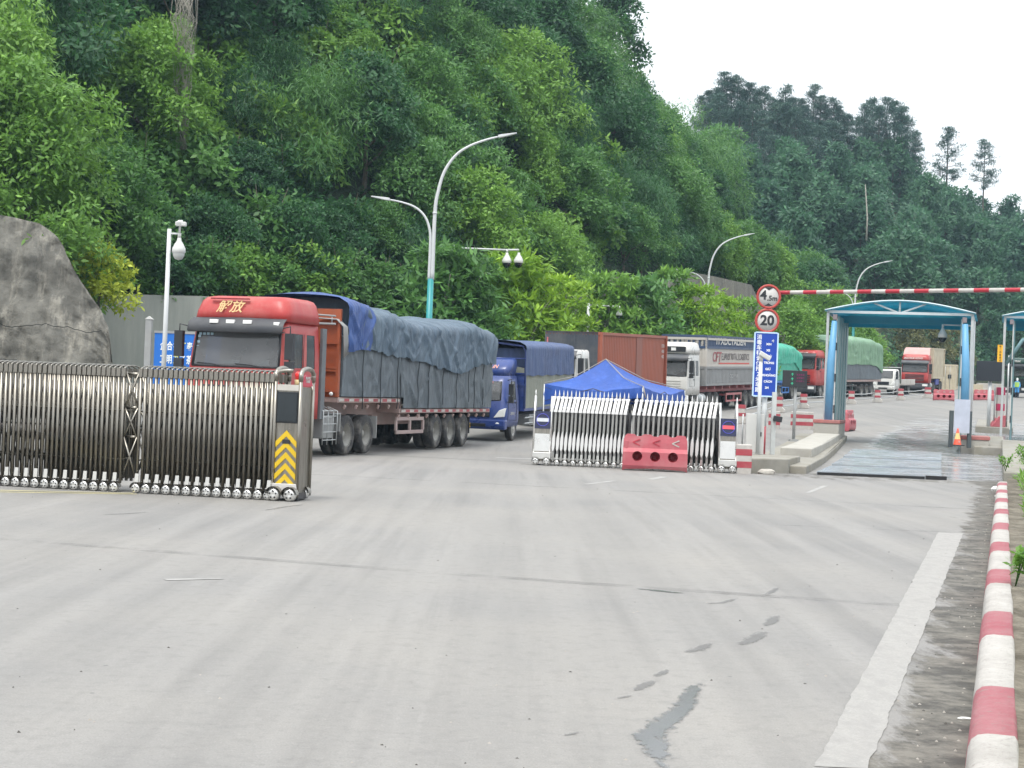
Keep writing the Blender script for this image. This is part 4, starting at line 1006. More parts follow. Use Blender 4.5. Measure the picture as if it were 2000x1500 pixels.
    rope_lines(root, ys, hw + .03, 1.2, lambda y: interp(seam, -y)[0] + .02)
    sg = MB()
    for (y0, y1) in ((-7.9, -10.15),):
        for z0, z1 in ((.48, .58), (.86, .96)): sg.b2(-1.22, -1.16, y1, y0, z0, z1)
        for y in (y0, (y0 + y1) / 2, y1): sg.b2(-1.22, -1.16, y - .06, y + .06, .58, .86)
        for y in (y0 - .3, y1 + .3): sg.b2(-1.19, -1.13, y - .03, y + .03, .9, 1.1)
    sg.build('side_guard', mat('guard_pink_grey', (.34, .26, .25), .6, 0, .1, dirt=DUST, damt=.5), root, bevel=.008)
    for y in (-11.3, -12.6, -13.9): axle(root, y, 1.24, dual=True)
    for x0, yy, z0 in ((-1.2, -14.6, .4), (.6, -14.6, .4), (-1.2, -10.62, .5)): MB().b2(x0, x0 + .6, yy, yy + .04, z0, 1.05).build('mud_flap', RUBBER, root)
    set_on_road(root, -6.605, 38.85, (.284, .957), 14)
    return root
def driver(parent):
    """seated driver with a blue face mask, hands on the wheel"""
    J = [(0, 0, 0), (0, .02, .28), (0, .04, .5), (0, .05, .6), (0, .07, .72), (0, .06, .83),
         (-.19, .04, .47), (-.26, .2, .25), (-.17, .48, .3), (.19, .04, .47), (.26, .2, .25), (.17, .48, .3), (-.1, .3, -.02), (.1, .3, -.02), (-.1, .42, -.4), (.1, .42, -.4)]
    E_ = [(0, 1), (1, 2), (2, 3), (3, 4), (4, 5), (2, 6), (6, 7), (7, 8), (2, 9), (9, 10), (10, 11), (0, 12), (0, 13), (12, 14), (13, 15)]
    Rr = [.15, .16, .15, .06, .09, .08, .075, .055, .04, .075, .055, .04, .085, .085, .06, .06]
    o = skin_body('driver', J, E_, Rr, [mat('driver_dark_shirt', (.06, .07, .08), .8), mat('skin', (.45, .28, .2), .55)], parent, lambda c: 1 if c.z > .58 or c.y > .42 and c.z > .2 else 0)
    o.location = (-.62, -1.35, 1.85)
    MB().lathe([(-.005, .062), (.03, .058), (.045, .03), (.05, .001)], 12, 'Y', (0, .13, .72)).build('face_mask', mat('mask_blue', (.35, .6, .72), .8), o)
    return o
def skin_body(name, J, E_, Rr, mats, parent, pick):
    me = bpy.data.meshes.new(name); me.from_pydata(J, E_, []); ob = bpy.data.objects.new(name, me); COL.objects.link(ob)
    md = ob.modifiers.new('skin', 'SKIN'); md.use_smooth_shade = True
    for v, r in zip(me.skin_vertices[0].data, Rr): v.radius = (r, r)
    me.skin_vertices[0].data[0].use_root = True
    sb = ob.modifiers.new('sub', 'SUBSURF'); sb.levels = sb.render_levels = 2
    dg = bpy.context.evaluated_depsgraph_get(); m2 = bpy.data.meshes.new_from_object(ob.evaluated_get(dg))
    bpy.data.objects.remove(ob)
    m2.name = name
    m2.materials.clear()
    for m in mats: m2.materials.append(m)
    for p in m2.polygons: p.material_index = pick(p.center); p.use_smooth = True
    o = bpy.data.objects.new(name, m2); COL.objects.link(o)
    if parent is not None: o.parent = parent
    return o
red_truck()

# ------------------------------------------------------------------ light truck cab (blue cargo truck, white flatbed)
def light_cab(root, paint, w=2.0, H=2.25, L=1.75, fairing=False, z_ws=(1.42, 2.06)):
    hw = w / 2; r = .22; zb, zt = z_ws
    zs = [.5, .75, 1.05, zb - .04, zb, (zb + zt) / 2, zt, H - .07, H]; fy = [0, .02, 0, -.12, -.14, -.3, -.46, -.58, -.75]
    hws = [hw - .04, hw, hw, hw - .01, hw - .015, hw - .05, hw - .09, hw - .12, hw - .22]
    rings = [[(x, y, z) for x, y in rrect(-L, f, h, r)] for z, f, h in zip(zs, fy, hws)]
    nf, ns, nc = 10, 8, 3; s0 = nf + nc; o2 = s0 + nf + ns + 2 * nc + 1
    skip = lambda i, k: i in (4, 5) and ((0 <= k < nf) or (s0 + 1 <= k < s0 + 6) or (o2 + 1 <= k < o2 + 6))
    mb = MB(); loft(mb, rings, 0, skip); cab = mb.build('cab', paint, root)
    G = (rings[4], rings[5], rings[6])
    MB().grid([[(p[0], p[1] - .01, p[2]) for p in R[:nf + 1]] for R in G]).build('windshield', GLASS, cab)
    sr = MB()
    for k in (0, nf): sr.tube([R[k] for R in G], .025, 5)
    sr.tube(rings[4][:nf + 1], .03, 5); sr.build('windshield_surround', BLACKP, cab)
    for a in (s0 + 1, o2 + 1): MB().grid([[(p[0] * .99, p[1], p[2]) for p in R[a:a + 6]] for R in G]).build('side_window', GLASS, cab)
    it = MB(); it.b2(-hw + .1, hw - .1, -.6, -.3, 1.05, zb); it.b2(-hw + .15, hw - .15, -L + .1, -L + .25, 1, zt - .1); it.build('interior', DARKG, cab)
    MB().b2(-.45, .5, -.4, -.2, zb - .01, zb + .02).build('dashboard_paper', PAPER, cab)
    for s in (-1, 1):
        mirror(cab, s * (hw + .13), -.2, (zb + zt) / 2 + .06, s, .38, .17)
        MB().prism([(s * (hw - .42), .82), (s * (hw - .05), .86), (s * (hw - .02), 1.16), (s * (hw - .22), 1.08)], -.2, .035, 'Y').build('headlight', LAMPG, cab, bevel=.015)
        MB().lathe([(.02, .001), (.02, .07), (0, .08)], 12, 'Y', (s * (hw - .25), .09, .6)).build('fog_lamp', LAMPG, root)
    bp = MB(); bp.prism([(-.25, .42), (.08, .42), (.12, .55), (.09, .76), (-.25, .76)], -hw - .01, hw + .01, 'X'); bp.build('bumper', paint, root, bevel=.05)
    gr = MB(); gr.b2(-.5, .5, 0, .05, .84, 1.12); gr.b2(-.4, .4, .08, .125, .5, .62); gr.build('grille', BLACKP, cab, bevel=.02)
    dm = MB(); dm.tube([(-hw, -.42, zt - .1), (-hw - .004, -.28, .75), (-hw - .004, -1.3, .7), (-hw, -1.35, zt - .1)], .007, 4); dm.box((-hw - .015, -1.15, zb - .1), (.03, .15, .035)); dm.build('door_seam', BLACKP, cab)
    wp = MB()
    for x in (-.6, .1): wp.tube([(x, -.1, zb), (x + .5, -.12, zb + .05)], .01, 4)
    wp.build('wiper', BLACKP, cab)
    if fairing:
        rg = [[(x, y, z) for x, y in rrect(-L + .05, f, h, .2)] for z, f, h in ((H - .05, -.62, hw - .16), (H + .25, -.8, hw - .1), (H + .5, -1.15, hw - .12), (H + .56, -1.4, hw - .2))]
        f = MB(); loft(f, rg); f.build('roof_fairing', paint, cab)
    return cab
NAVYP = mat('navy_paint', (.022, .048, .19), .3, 0, .1, 2, dirt=(.2, .2, .26), damt=.25)
def blue_truck():
    root = empty('cargo_truck', label='dark blue cargo truck with navy canvas cover and yellow number plate behind the big trailer', cat='truck')
    cab = light_cab(root, NAVYP, 2.12, 2.3, 1.8, True)
    t = text('OLLIN', .18, mat('pale_orange_lettering', (.75, .35, .25), .5), cab, (-.25, -.74, 2.56), ((-1, 0, 0), (0, -.45, 1)), shear=.4, bold=.004)
    t2 = text('平安是福 一路顺风', .09, mat('red_white_lettering', (.75, .3, .3), .5), cab, (-.1, -.42, 2.02), ((-1, 0, 0), (0, -.35, 1)), 'windshield_banner')
    p = MB().b2(.15, .75, .1, .125, .46, .62).build('number_plate', mat('plate_yellow', (.8, .5, .03), .5), root); text('桂A D8324', .11, BLACKP, p, (.45, .127, .54), FRONT, 'plate_lettering')
    chassis(root, -.2, -8.3, .38, .72)
    axle(root, -1.15, 1.03, .41, .22, False, mat('light_rim', (.4, .4, .38), .5, .3)); axle(root, -6.4, 1.06, .41, .21, True)
    hw = 1.14
    bd = MB(); bd.b2(-hw, hw, -8.5, -2.0, 1.0, 1.1); bd.b2(-hw, hw, -2.06, -2.0, 1.1, 2.3)
    for z in (1.5, 1.9, 2.3): bd.b2(-hw, hw, -2.0, -1.97, z, z + .05)
    bd.build('cargo_bed', NAVYP, root)
    ar = MB(); ar.tube([(-hw, -2.02, 1.1), (-hw, -2.02, 3.1), (-hw + .12, -2.02, 3.3), (0, -2.02, 3.4), (hw - .12, -2.02, 3.3), (hw, -2.02, 3.1), (hw, -2.02, 1.1)], .04, 8); ar.tube([(-hw, -2.0, 2.85), (hw, -2.0, 2.85)], .03, 6); ar.build('cover_frame', NAVYP, root)
    st = [mat('number_red_patch', (.6, .1, .1), .6)]
    wrinkled(root, 'side_panel', T_KHAKI, -2.05, -8.5, hw, lambda y: section(1.1, 2.4, 2.6, 7, 5), 60, .018, 31, fold=1.3)
    wrinkled(root, 'canvas_cover', T_NAVY, -1.85, -8.6, hw + .05, lambda y: section(2.25 + .02 * math.sin(y * 5), 3.2, 3.48, 8, 7), 80, .03, 33, cap=(False, True))
    dk = MB().b2(-hw + .04, hw - .04, -2.5, -2.42, 2.3, 3.2); dk.build('cover_front', T_NAVY, root)
    tk = MB(); tk.b2(-1.0, -.55, -4.2, -3.2, .45, .85); tk.build('tool_box', GREYP, root, bevel=.02)
    sb = MB()
    for z in (.55, .75): sb.tube([(-1.05, -2.4, z), (-1.05, -5.6, z)], .03, 6)
    sb.build('side_guard', GALV, root)
    lt = text('总质量 6T', .12, WHITE, cab, (-1.065, -.85, .95), SIDE, 'door_lettering')
    set_on_road(root, -1.19, 56.2, (.285, .957), 6)
blue_truck()

def container(root, w, y0, L, z0, H, paint, name='container', parent=None):
    mb = MB(); hw = w / 2; n = int(L / .28); 
    for s in (-1, 1):
        row = []
        for i in range(n * 4 + 1):
            y = y0 - L * i / (n * 4); row.append((s * (hw - (.035 if (i % 4) in (1, 2) else 0)), y))
        mb.grid([[(x, y, z0 + .12) for x, y in row], [(x, y, z0 + H - .1) for x, y in row]], smooth=False)
    mb.b2(-hw + .02, hw - .02, y0 - L + .02, y0 - .02, z0, z0 + .12); mb.grid([[(-hw, y0, z0 + H - .01), (hw, y0, z0 + H - .01)], [(-hw, y0 - L, z0 + H - .01), (hw, y0 - L, z0 + H - .01)]], smooth=False)
    for yy in (y0 - .03, y0 - L + .03):
        row = [(-hw + w * i / 32, yy + (.03 if (i % 4) in (1, 2) else 0)) for i in range(33)]; mb.grid([[(x, y, z0 + .1) for x, y in row], [(x, y, z0 + H - .05) for x, y in row]], smooth=False)
    for s in (-1, 1):
        for z in (z0 + .06, z0 + H - .06): mb.b2(s * hw - .06, s * hw + .01, y0 - L, y0, z - .06, z + .06)
        for yy in (y0 - .05, y0 - L + .05): mb.b2(s * hw - .1, s * hw + .013, yy - .06, yy + .06, z0, z0 + H)
    for yy in (y0 - .02, y0 - L + .02):
        for z in (z0 + .06, z0 + H - .06): mb.b2(-hw, hw, yy - .04, yy + .04, z - .065, z + .065)
    return mb.build(name, paint, parent or root)
def semi_base(root, rail, y_front, y_end, z, axles, guard, ghw=1.2):
    chassis(root, -.1, -6.6); axle(root, -1.4, 1.22); axle(root, -4.2, 1.22, dual=True); axle(root, -5.5, 1.22, dual=True)
    fr = MB()
    for s in (-1, 1): fr.b2(s * .5 - .08, s * .5 + .08, y_end, y_front, z - .38, z - .02)
    for k in range(int((y_front - y_end) / 1.5)): fr.b2(-1.18, 1.18, y_front - .3 - k * 1.5, y_front - .16 - k * 1.5, z - .2, z - .03)
    fr.build('trailer_frame', rail, root)
    for y in axles: axle(root, y, 1.22, dual=True)
    sg = MB()
    for z0, z1 in ((.46, .56), (.84, .96)): sg.b2(-ghw, -ghw + .06, guard[1], guard[0], z0, z1)
    for y in (guard[0] - .06, (guard[0] + guard[1]) / 2, guard[1] + .06): sg.b2(-ghw, -ghw + .06, y - .06, y + .06, .56, .84); 
    for y in (guard[0] - .3, guard[1] + .3): sg.b2(-ghw + .06, -ghw + .5, y - .04, y + .04, .8, .9)
    sg.build('side_guard', rail, root)
    MB().lathe([(-3.5, .001), (-3.5, .29), (-2.6, .29), (-2.6, .001)], 20, 'Y', (-.9, 0, .72)).build('fuel_tank', GALV, root)
WCAB = mat('white_cab_paint', (.55, .55, .53), .3, 0, .04, dirt=DUST, damt=.2)
CORT = mat('container_rust_red', (.29, .08, .045), .55, 0, .1, 1.5, dirt=(.2, .07, .045), damt=.5, dsc=.8)
CDARK = mat('container_charcoal', (.045, .055, .07), .55, 0, .15, dirt=DUST, damt=.2)
CNAVY = mat('container_navy', (.028, .055, .12), .5, 0, .08, dirt=(.2, .2, .2), damt=.2)
CWHITE = mat('container_white', (.47, .445, .405), .55, 0, .06, 1.5, dirt=(.4, .35, .3), damt=.35)
CGREY = mat('container_grey', (.23, .235, .235), .55, 0, .1, 1.5, dirt=(.16, .15, .14), damt=.4)
CBEIGE = mat('container_beige', (.52, .46, .34), .6, 0, .1, 2, dirt=(.3, .22, .15), damt=.5)
PINKRED = mat('trailer_red', (.36, .1, .11), .5, 0, .12, dirt=DUST, damt=.45)
def orange_truck():
    root = empty('container_truck', label='white cab truck carrying the rust orange container beside the blue canopy', cat='truck')
    cab = heavy_cab(root, WCAB, 3.2, False, 2.46, 2.2, True, band=DARKG, z_ws=(2.1, 2.85))
    hn = MB(); hn.tube([(-.5, -1.0, 3.34), (-.5, -.6, 3.34)], [.05, .09], 8); hn.tube([(-.3, -1.0, 3.34), (-.3, -.55, 3.34)], [.05, .09], 8); hn.b2(-.55, -.25, -1.1, -1.0, 3.18, 3.4); hn.build('air_horn', GALV, cab)
    semi_base(root, FRAME, -3.4, -16.2, 1.42, (-12.5, -13.8, -15.1), (-8, -11))
    c = container(root, 2.44, -3.6, 12.2, 1.42, 2.55, CORT)
    dk = MB()
    for k in range(15): dk.b2(-1.0 + k * .145, -.93 + k * .145, -3.6, -3.565, 1.55, 3.9)
    dk.b2(-1.12, 1.235, -3.6, -3.58, 1.46, 3.975); dk.build('front_wall', CDARK, c)
    MB().b2(-1.236, -1.218, -11.0, -9.9, 1.6, 3.85).build('repaired_panel', mat('container_patch', (.22, .07, .045), .6), c)
    text('CXDU\n40 26\n45G1', .22, WHITE, c, (-1.24, -15.2, 3.2), SIDE, 'container_code', line=1.2)
    pl = MB().tube([(1.0, -3.2, 1.2), (1.0, -3.2, 3.7)], .03, 6); pl.build('marker_pole', STRR, root)
    side_stripes(root, -.7, -3.0, -3.1, 3, 1)
    set_on_road(root, 1.42, 66.6, (.315, .949), 12)
def white_truck():
    root = empty('container_truck', label='white cab truck with navy, white and grey banded container', cat='truck')
    cab = heavy_cab(root, WCAB, 3.15, True, 2.46, 2.25, True, band=DARKG, grille=WCAB, z_ws=(1.95, 2.75), lower=WCAB)
    MB().b2(-1.0, 1.0, -.26, -.2, 3.2, 3.48).build('roof_grille', BLACKP, cab)
    for x in (.15, -.35): MB().b2(x - .13, x + .13, -.24, -.17, 3.26, 3.42).build('marker_lamp', LAMPG, cab)
    semi_base(root, PINKRED, -3.4, -15.4, 1.4, (-11.6, -12.9, -14.2), (-7.4, -10.6))
    mb = container(root, 2.44, -3.0, 12.4, 1.4, 1.05, CGREY, 'container_base')
    mb2 = container(root, 2.45, -3.0, 12.4, 2.45, 1.55, CWHITE, 'container_side'); mb3 = container(root, 2.46, -3.0, 12.4, 3.42, .72, CNAVY, 'container_top')
    text('YI XDCTALIEN', .5, WHITE, mb3, (-1.245, -7.9, 3.82), SIDE, 'container_lettering', width=6.2, bold=.012)
    d = mat('lettering_dark', (.14, .12, .12), .6)
    text('CFT', .75, mat('lettering_maroon', (.3, .08, .09), .6), mb2, (-1.24, -5.2, 2.95), SIDE, 'container_lettering', width=1.7, bold=.012, shear=.1)
    text('ELIANSI TOTAL LOGISTICS', .52, d, mb2, (-1.24, -9.0, 2.98), SIDE, 'container_lettering', width=5.7, bold=.008)
    MB().b2(-1.246, -1.238, -11.9, -5.6, 2.58, 2.66).build('lettering_underline', mat('underline_red', (.5, .08, .06), .6), mb2)
    text('CICWBR', .3, mat('lettering_pale', (.4, .4, .4), .6), mb, (-1.235, -8.7, 1.9), SIDE, 'container_lettering', width=1.7)
    set_on_road(root, 8.03, 85.85, (.398, .917), 12)
def tarp_truck(name, label, cabm, tarp_hi, tarp_lo, x, y, d, L, zr, light=False, lower=None, H=3.3, fairing=True, txt=None, bed=None):
    root = empty(name, label=label, cat='truck')
    cab = heavy_cab(root, cabm, H, fairing)
    if txt: text(txt, .3, WHITE, cab, (.1, -.27, H + .28), ((-1, 0, 0), (0, -.36, 1)), 'lettering', shear=.2, bold=.006).location = (0, .035, 0)
    y1 = -3.3 - L
    semi_base(root, bed or FRAME, -3.4, y1, 1.35, (y1 + 2.2, y1 + 3.5, y1 + 4.8) if L > 9 else (y1 + 2.0,), (y1 + 9, y1 + 6) if L > 9 else (y1 + 5, y1 + 3))
    hw = 1.25; MB().b2(-hw, hw, y1, -3.35, 1.2, 1.36).build('load_bed', bed or TRAILR, root)
    zs = 2.9
    wrinkled(root, 'lower_tarp', tarp_lo, -3.4, y1, hw + .01, lambda q: section(1.38, zs, zs + .2, 8, 5), 70, .04, 41)
    top = lambda q: zr - .35 * sstep(y1 + 2.6, y1, q) - .25 * sstep(-4.4, -3.4, q) + .08 * nz(q * .8, 1, 3)
    wrinkled(root, 'upper_tarp', tarp_hi, -3.38, y1 - .06, hw + .08, lambda q: section(zs - .35 - .6 * sstep(y1 + 2.2, y1, q) + .12 * nz(q * .7, 4, 2), top(q) - .6, top(q), 8, 7), 80, .07, 43, fold=.6)
    set_on_road(root, x, y, d, L)
    return root
orange_truck(); white_truck()
tarp_truck('tarpaulin_truck', 'truck with bright turquoise tarpaulin load right of the blue sign', mat('cab_blue', (.05, .12, .3), .4), T_TEAL, T_TEAL, 15.1, 108.7, (.4, .917), 8.3, 3.95, H=3.0, fairing=False, bed=mat('bed_blue', (.02, .14, .42), .5))
tarp_truck('tarpaulin_truck', 'red cab truck with faded green tarpaulin over grey side sheets seen through the gantry', RED, T_GREEN, T_GREY, 21.3, 121.6, (.5, .866), 12.6, 4.75, H=3.0, txt='BALONG')
def flatbed():
    root = empty('flatbed_truck', label='small white dropside truck between the two red trucks behind the chain posts', cat='truck')
    light_cab(root, WCAB, 1.95, 2.2, 1.7); chassis(root, -.2, -5.9, .35, .65); axle(root, -1.0, .95, .37, .2); axle(root, -4.4, .97, .37, .19, True)
    b = MB(); b.b2(-1.0, 1.0, -6.0, -1.85, .82, .9)
    for s in (-1, 1):
        for k in range(3): b.b2(s * 1.0 - .03, s * 1.0 + .03, -3.2 - k * 1.38, -1.88 - k * 1.38, .9, 1.34)
    b.build('dropside_bed', CWHITE, root, bevel=.02)
    h = MB(); h.tube([(-.98, -1.85, .9), (-.98, -1.85, 2.35), (.98, -1.85, 2.35), (.98, -1.85, .9)], .035, 6); h.build('head_frame', GALV, root)
    set_on_road(root, 31.85, 140.6, (.5, .866), 4)
flatbed()
def red_box():
    root = empty('box_truck', label='red cab truck with pale box body at the far end of the queue', cat='truck')
    cab = heavy_cab(root, RED, 3.0, True, band=DARKG, z_ws=(1.95, 2.7))
    text('SINOTRUK HOWO', .24, WHITE, cab, (.2, -.245, 3.2), ((-1, 0, 0), (0, -.36, 1)), 'lettering', width=1.7, shear=.2, bold=.004).location = (0, .035, 0)
    ws = [[(-1.2, -.9, 3.5), (1.2, -.9, 3.5)], [(-1.15, -1.5, 4.05), (1.15, -1.5, 4.05)], [(-1.1, -2.2, 4.2), (1.1, -2.2, 4.2)]]
    MB().grid(ws).build('wind_deflector', mat('faded_red', (.5, .3, .28), .6), cab)
    semi_base(root, FRAME, -3.4, -12, 1.3, (-9.5, -10.8), (-7, -8.6)); container(root, 2.5, -2.9, 9, 1.35, 2.85, CBEIGE)
    MB().b2(-1.27, -.4, -8.0, -5.5, .75, 1.25).build('side_tank', mat('tank_blue', (.04, .05, .3), .5), root)
    set_on_road(root, 36.85, 150.2, (.36, .933), 9)
red_box()
GREENP = mat('cab_dark_green', (.012, .05, .038), .3, 0, .1, dirt=DUST, damt=.15)
def green_truck():
    root = empty('articulated_truck', label='dark green cab truck cut by the right picture edge', cat='truck')
    cab = heavy_cab(root, GREENP, 3.05, True, fair_mat=GREENP, band=BLACKP, z_ws=(1.95, 2.72))
    text('SITRAK', .26, WHITE, cab, (.1, -.25, 3.3), ((-1, 0, 0), (0, -.36, 1)), 'lettering', bold=.005).location = (0, .035, 0)
    for s in (-1, 1): MB().b2(s * 1.24 - .02, s * 1.24 + .02, -1.9, -.3, 1.2, 1.9).build('door_panel', mat('mint_green', (.2, .4, .28), .4), cab, bevel=.02)
    semi_base(root, FRAME, -3.4, -14, 1.35, (-11, -12.3), (-7, -9)); container(root, 2.44, -3.5, 10.5, 1.4, 2.5, mat('container_green', (.06, .2, .13), .5))
    set_on_road(root, 45.8, 149.0, (.80, .6), 10)
green_truck()
o = empty('shipping_container', label='beige shipping container with double doors parked right of the red box truck', cat='container')
cc = container(o, 2.44, 0, 6.06, 0, 2.6, CBEIGE, 'body', o)
lk = MB()
for x in (-.75, -.3, .3, .75): lk.tube([(x, .04, .12), (x, .04, 2.5)], .022, 6)
lk.b2(-.012, .012, .0, .03, .1, 2.5); lk.build('lock_rods', GALV, o); MB().b2(-.9, -.55, .01, .03, 1.2, 1.6).build('vent_panel', BLACKP, o)
set_on_road(o, 44.6, 170, (.3, .954), 5)
for i, (px, y0, w, h, Y, col, lab) in enumerate([(1905, 778, 1.6, .9, 158, CBEIGE, 'beige concrete block heap behind the black display board'), (1932, 778, 2.6, 1.0, 160, CWHITE, 'pale low boxes stacked behind the white post'), (1890, 776, 1.4, 1.2, 165, CGREY, 'grey crate left of the pale low boxes')]):
    b = at(px, y0, Y); r = MB(); r.b2(-w / 2, w / 2, -.5, .5, 0, h * .5); r.b2(-w / 2 + .1, w / 2 - .2, -.4, .45, h * .5, h); tag(r.build('stacked_block', col, bevel=.03, loc=(b.x, Y, gz(Y))), lab, 'block')

# ------------------------------------------------------------------ near retractable steel gate
def portal(depth, h, r=.026):
    mb = MB()
    for y in (0, depth):
        mb.tube([(0, y, .14), (0, y, h - .14)], r, 8); mb.box((0, y, h - .09), (r * 2.3, r * 2.3, .13))
    n = 8
    mb.tube([(0, depth / 2 - depth / 2 * math.cos(PI * k / n), h - .04 + .06 * math.sin(PI * k / n)) for k in range(n + 1)], r * .45, 6)
    for y in (.2, .4): mb.tube([(.0405, y, .2), (.0405, y, h - .25)], .024, 6)
    mb.tube([(0, 0, 1.25), (0, depth, 1.25)], .014, 6); mb.tube([(0, 0, .5), (0, depth, .5)], .014, 6)
    return mb
def caster(s=1.0):
    mb = MB(); mb.lathe([(-.045 * s, .001), (-.05 * s, .03 * s), (-.045 * s, .062 * s), (-.02 * s, .075 * s), (.03 * s, .075 * s), (.045 * s, .06 * s), (.045 * s, .001)], 14, 'Y', (0, -.03, .076 * s), 0)
    for k in range(5):
        a = 2 * PI * k / 5 + .3; mb.lathe([(-.052 * s, .012 * s), (-.056 * s, .012 * s), (-.056 * s, .001)], 6, 'Y', (math.cos(a) * .04 * s, -.03, .076 * s + math.sin(a) * .04 * s), 1)
    q = [(math.cos(PI * k / 8) * .092 * s, math.sin(PI * k / 8) * .092 * s) for k in range(9)]
    mb.grid([[(a, -.085 * s - .0, .08 * s + b) for a, b in q], [(a, .03, .08 * s + b) for a, b in q]], mi=2); return mb
GATEM = [CHROME, BLACKP, STEEL]
GREYST = mat('satin_steel', (.30, .30, .285), .4, .6, .12); BRIGHTW = mat('polished_white_steel', (.58, .58, .57), .35, .2, .05)
def near_gate():
    g0 = Vector((-3.15, 24.62)); ang = math.radians(-11)
    root = empty('retractable_gate', (g0.x, g0.y, 0), ang, 'long stainless steel folding gate with yellow chevron head in the left foreground', 'gate')
    D, H = .6, 1.93
    pm = portal(D, H).mesh('gate_frame', STEEL); rm = caster().mesh('roller', GATEM)
    sh = MB().prism([(-.03, .17), (.03, .17), (.035, .3), (-.02, .3)], -.045, -.03, 'Y').mesh('roller_bracket', WHITE)
    xs = [-.46 - .0815 * k for k in range(27)] + [-2.86 - .0815 * k for k in range(40)]
    for i, x in enumerate(xs):
        o = bpy.data.objects.new('gate_frame', pm); COL.objects.link(o); o.parent = root; o.location = (x, nz(x * 3, 1, 1) * .012, 0)
        o.rotation_euler = (0, nz(x * 5, 2, 2) * .006, 0)
        if i % 2 == 0:
            for nm, me in (('roller', rm), ('roller_bracket', sh)):
                q = bpy.data.objects.new(nm, me); COL.objects.link(q); q.parent = o; q.location = (.02, -.03, 0)
    lk = MB()
    for a, b, n in ((-.5, -2.6, 13), (-3.05, -6.1, 18)):
        for y in (.12, D - .12):
            for k in range(n):
                x0, x1 = a + (b - a) * k / n, a + (b - a) * (k + 1) / n
                for z0, z1 in ((.35, .95), (1.0, 1.6)): lk.tube([(x0, y, z0), (x1, y, z1)], .012, 4); lk.tube([(x0, y, z1), (x1, y, z0)], .012, 4)
        for z in (.98, 1.35): lk.tube([(a, D * .5, z), (b, D * .5, z)], .016, 5)
    lk.build('scissor_bars', FRAME, root)
    jt = MB()
    for y in (.03, D - .03):
        for z0, z1 in ((.25, .85), (.85, 1.3), (1.3, 1.85)): jt.tube([(-2.62, y, z0), (-2.84, y, z1)], .018, 5); jt.tube([(-2.62, y, z1), (-2.84, y, z0)], .018, 5)
    for z in (.85, 1.3, 1.82): jt.tube([(-2.6, .1, z), (-2.86, .1, z)], .028, 6)
    jt.build('joint_lattice', STEEL, root)
    # drive head
    hd = MB(); hd.b2(-.40, -.03, .01, D - .02, .1, 1.72); hd.build('head_box', STEEL, root, bevel=.008)
    ps = MB()
    for x, y in ((-.41, 0), (-.02, 0), (-.41, D), (-.02, D)): ps.tube([(x, y, .06), (x, y, H - .08)], .03, 10); ps.tube([(x, y, H - .12), (x, y, H + .01)], .037, 10)
    for x in (-.41, -.02): ps.tube([(x, D / 2 - D / 2 * math.cos(PI * k / 8), H - .03 + .1 * math.sin(PI * k / 8)) for k in range(9)], .036, 8)
    for y in (0,): ps.tube([(-.215 - .195 * math.cos(PI * k / 8), y, H - .04 + .07 * math.sin(PI * k / 8)) for k in range(9)][:6], .03, 8)
    ps.build('head_post', STEEL, root)
    rp = MB(); rp.prism([(.05 + (D - .1) * k / 10, 1.74 + .17 * math.sin(PI * k / 10)) for k in range(11)], -.05, -.008, 'X'); b = rp.build('crest_plate', mat('crest_red', (.45, .05, .08), .5), root)
    text('电动伸缩门\n专业制造', .05, WHITE, b, (-.004, D / 2, 1.83), ((0, 1, 0), (0, 0, 1)), 'crest_lettering')
    MB().lathe([(.0, .001), (0, .055), (.1, .06), (.1, .001)], 14, 'Z', (-.1, .12, 1.73), 0).lathe([(.1, .001), (.1, .052), (.19, .055), (.22, .03), (.22, .001)], 14, 'Z', (-.1, .12, 1.73), 1).build('beacon', [mat('beacon_base', (.55, .42, .22), .5), mat('beacon_red', (.7, .03, .03), .25)], root)
    MB().b2(-.385, -.045, -.014, .01, 1.66, 1.75).build('head_trim', mat('aluminium_trim', (.55, .53, .48), .4, .5), root)
    MB().b2(-.38, -.05, -.02, .008, 1.17, 1.64).build('display_panel', DGLASS, root, bevel=.01)
    MB().b2(-.365, -.065, -.026, -.018, 1.2, 1.61).build('display_screen', mat('screen_dark', (.02, .027, .032), .12), root)
    for k in range(6):
        z = 1.06 - k * .163; a = .17; out = [(-.215, z), (-.05, z - .17), (-.05, z - .26), (-.215, z - .09), (-.38, z - .26), (-.38, z - .17)]
        if k == 5: out = [(-.215, z), (-.13, z - .085), (-.3, z - .085)]
        MB().prism(out, -.004, .009, 'Y').build('chevron', YELLOW, root)
    MB().b2(-.275, -.155, -.009, -.003, .86, .92).build('rating_plate', BLACKP, root)
    MB().prism([(-.46, .26), (-.44, .12), (-.0, .12), (-.02, .26)], -.05, .0, 'Y').build('kick_plate', mat('kick_white', (.55, .54, .52), .35, .2), root, bevel=.008)
    cm = caster(1.3).mesh('roller', GATEM)
    for x in (-.34, -.09):
        for y in (-.06, D - .05):
            q = bpy.data.objects.new('roller', cm); COL.objects.link(q); q.parent = root; q.location = (x, y, 0)
    MB().b2(-.05, -.02, .06, D - .06, .02, .12).build('head_sill', FRAME, root)
near_gate()

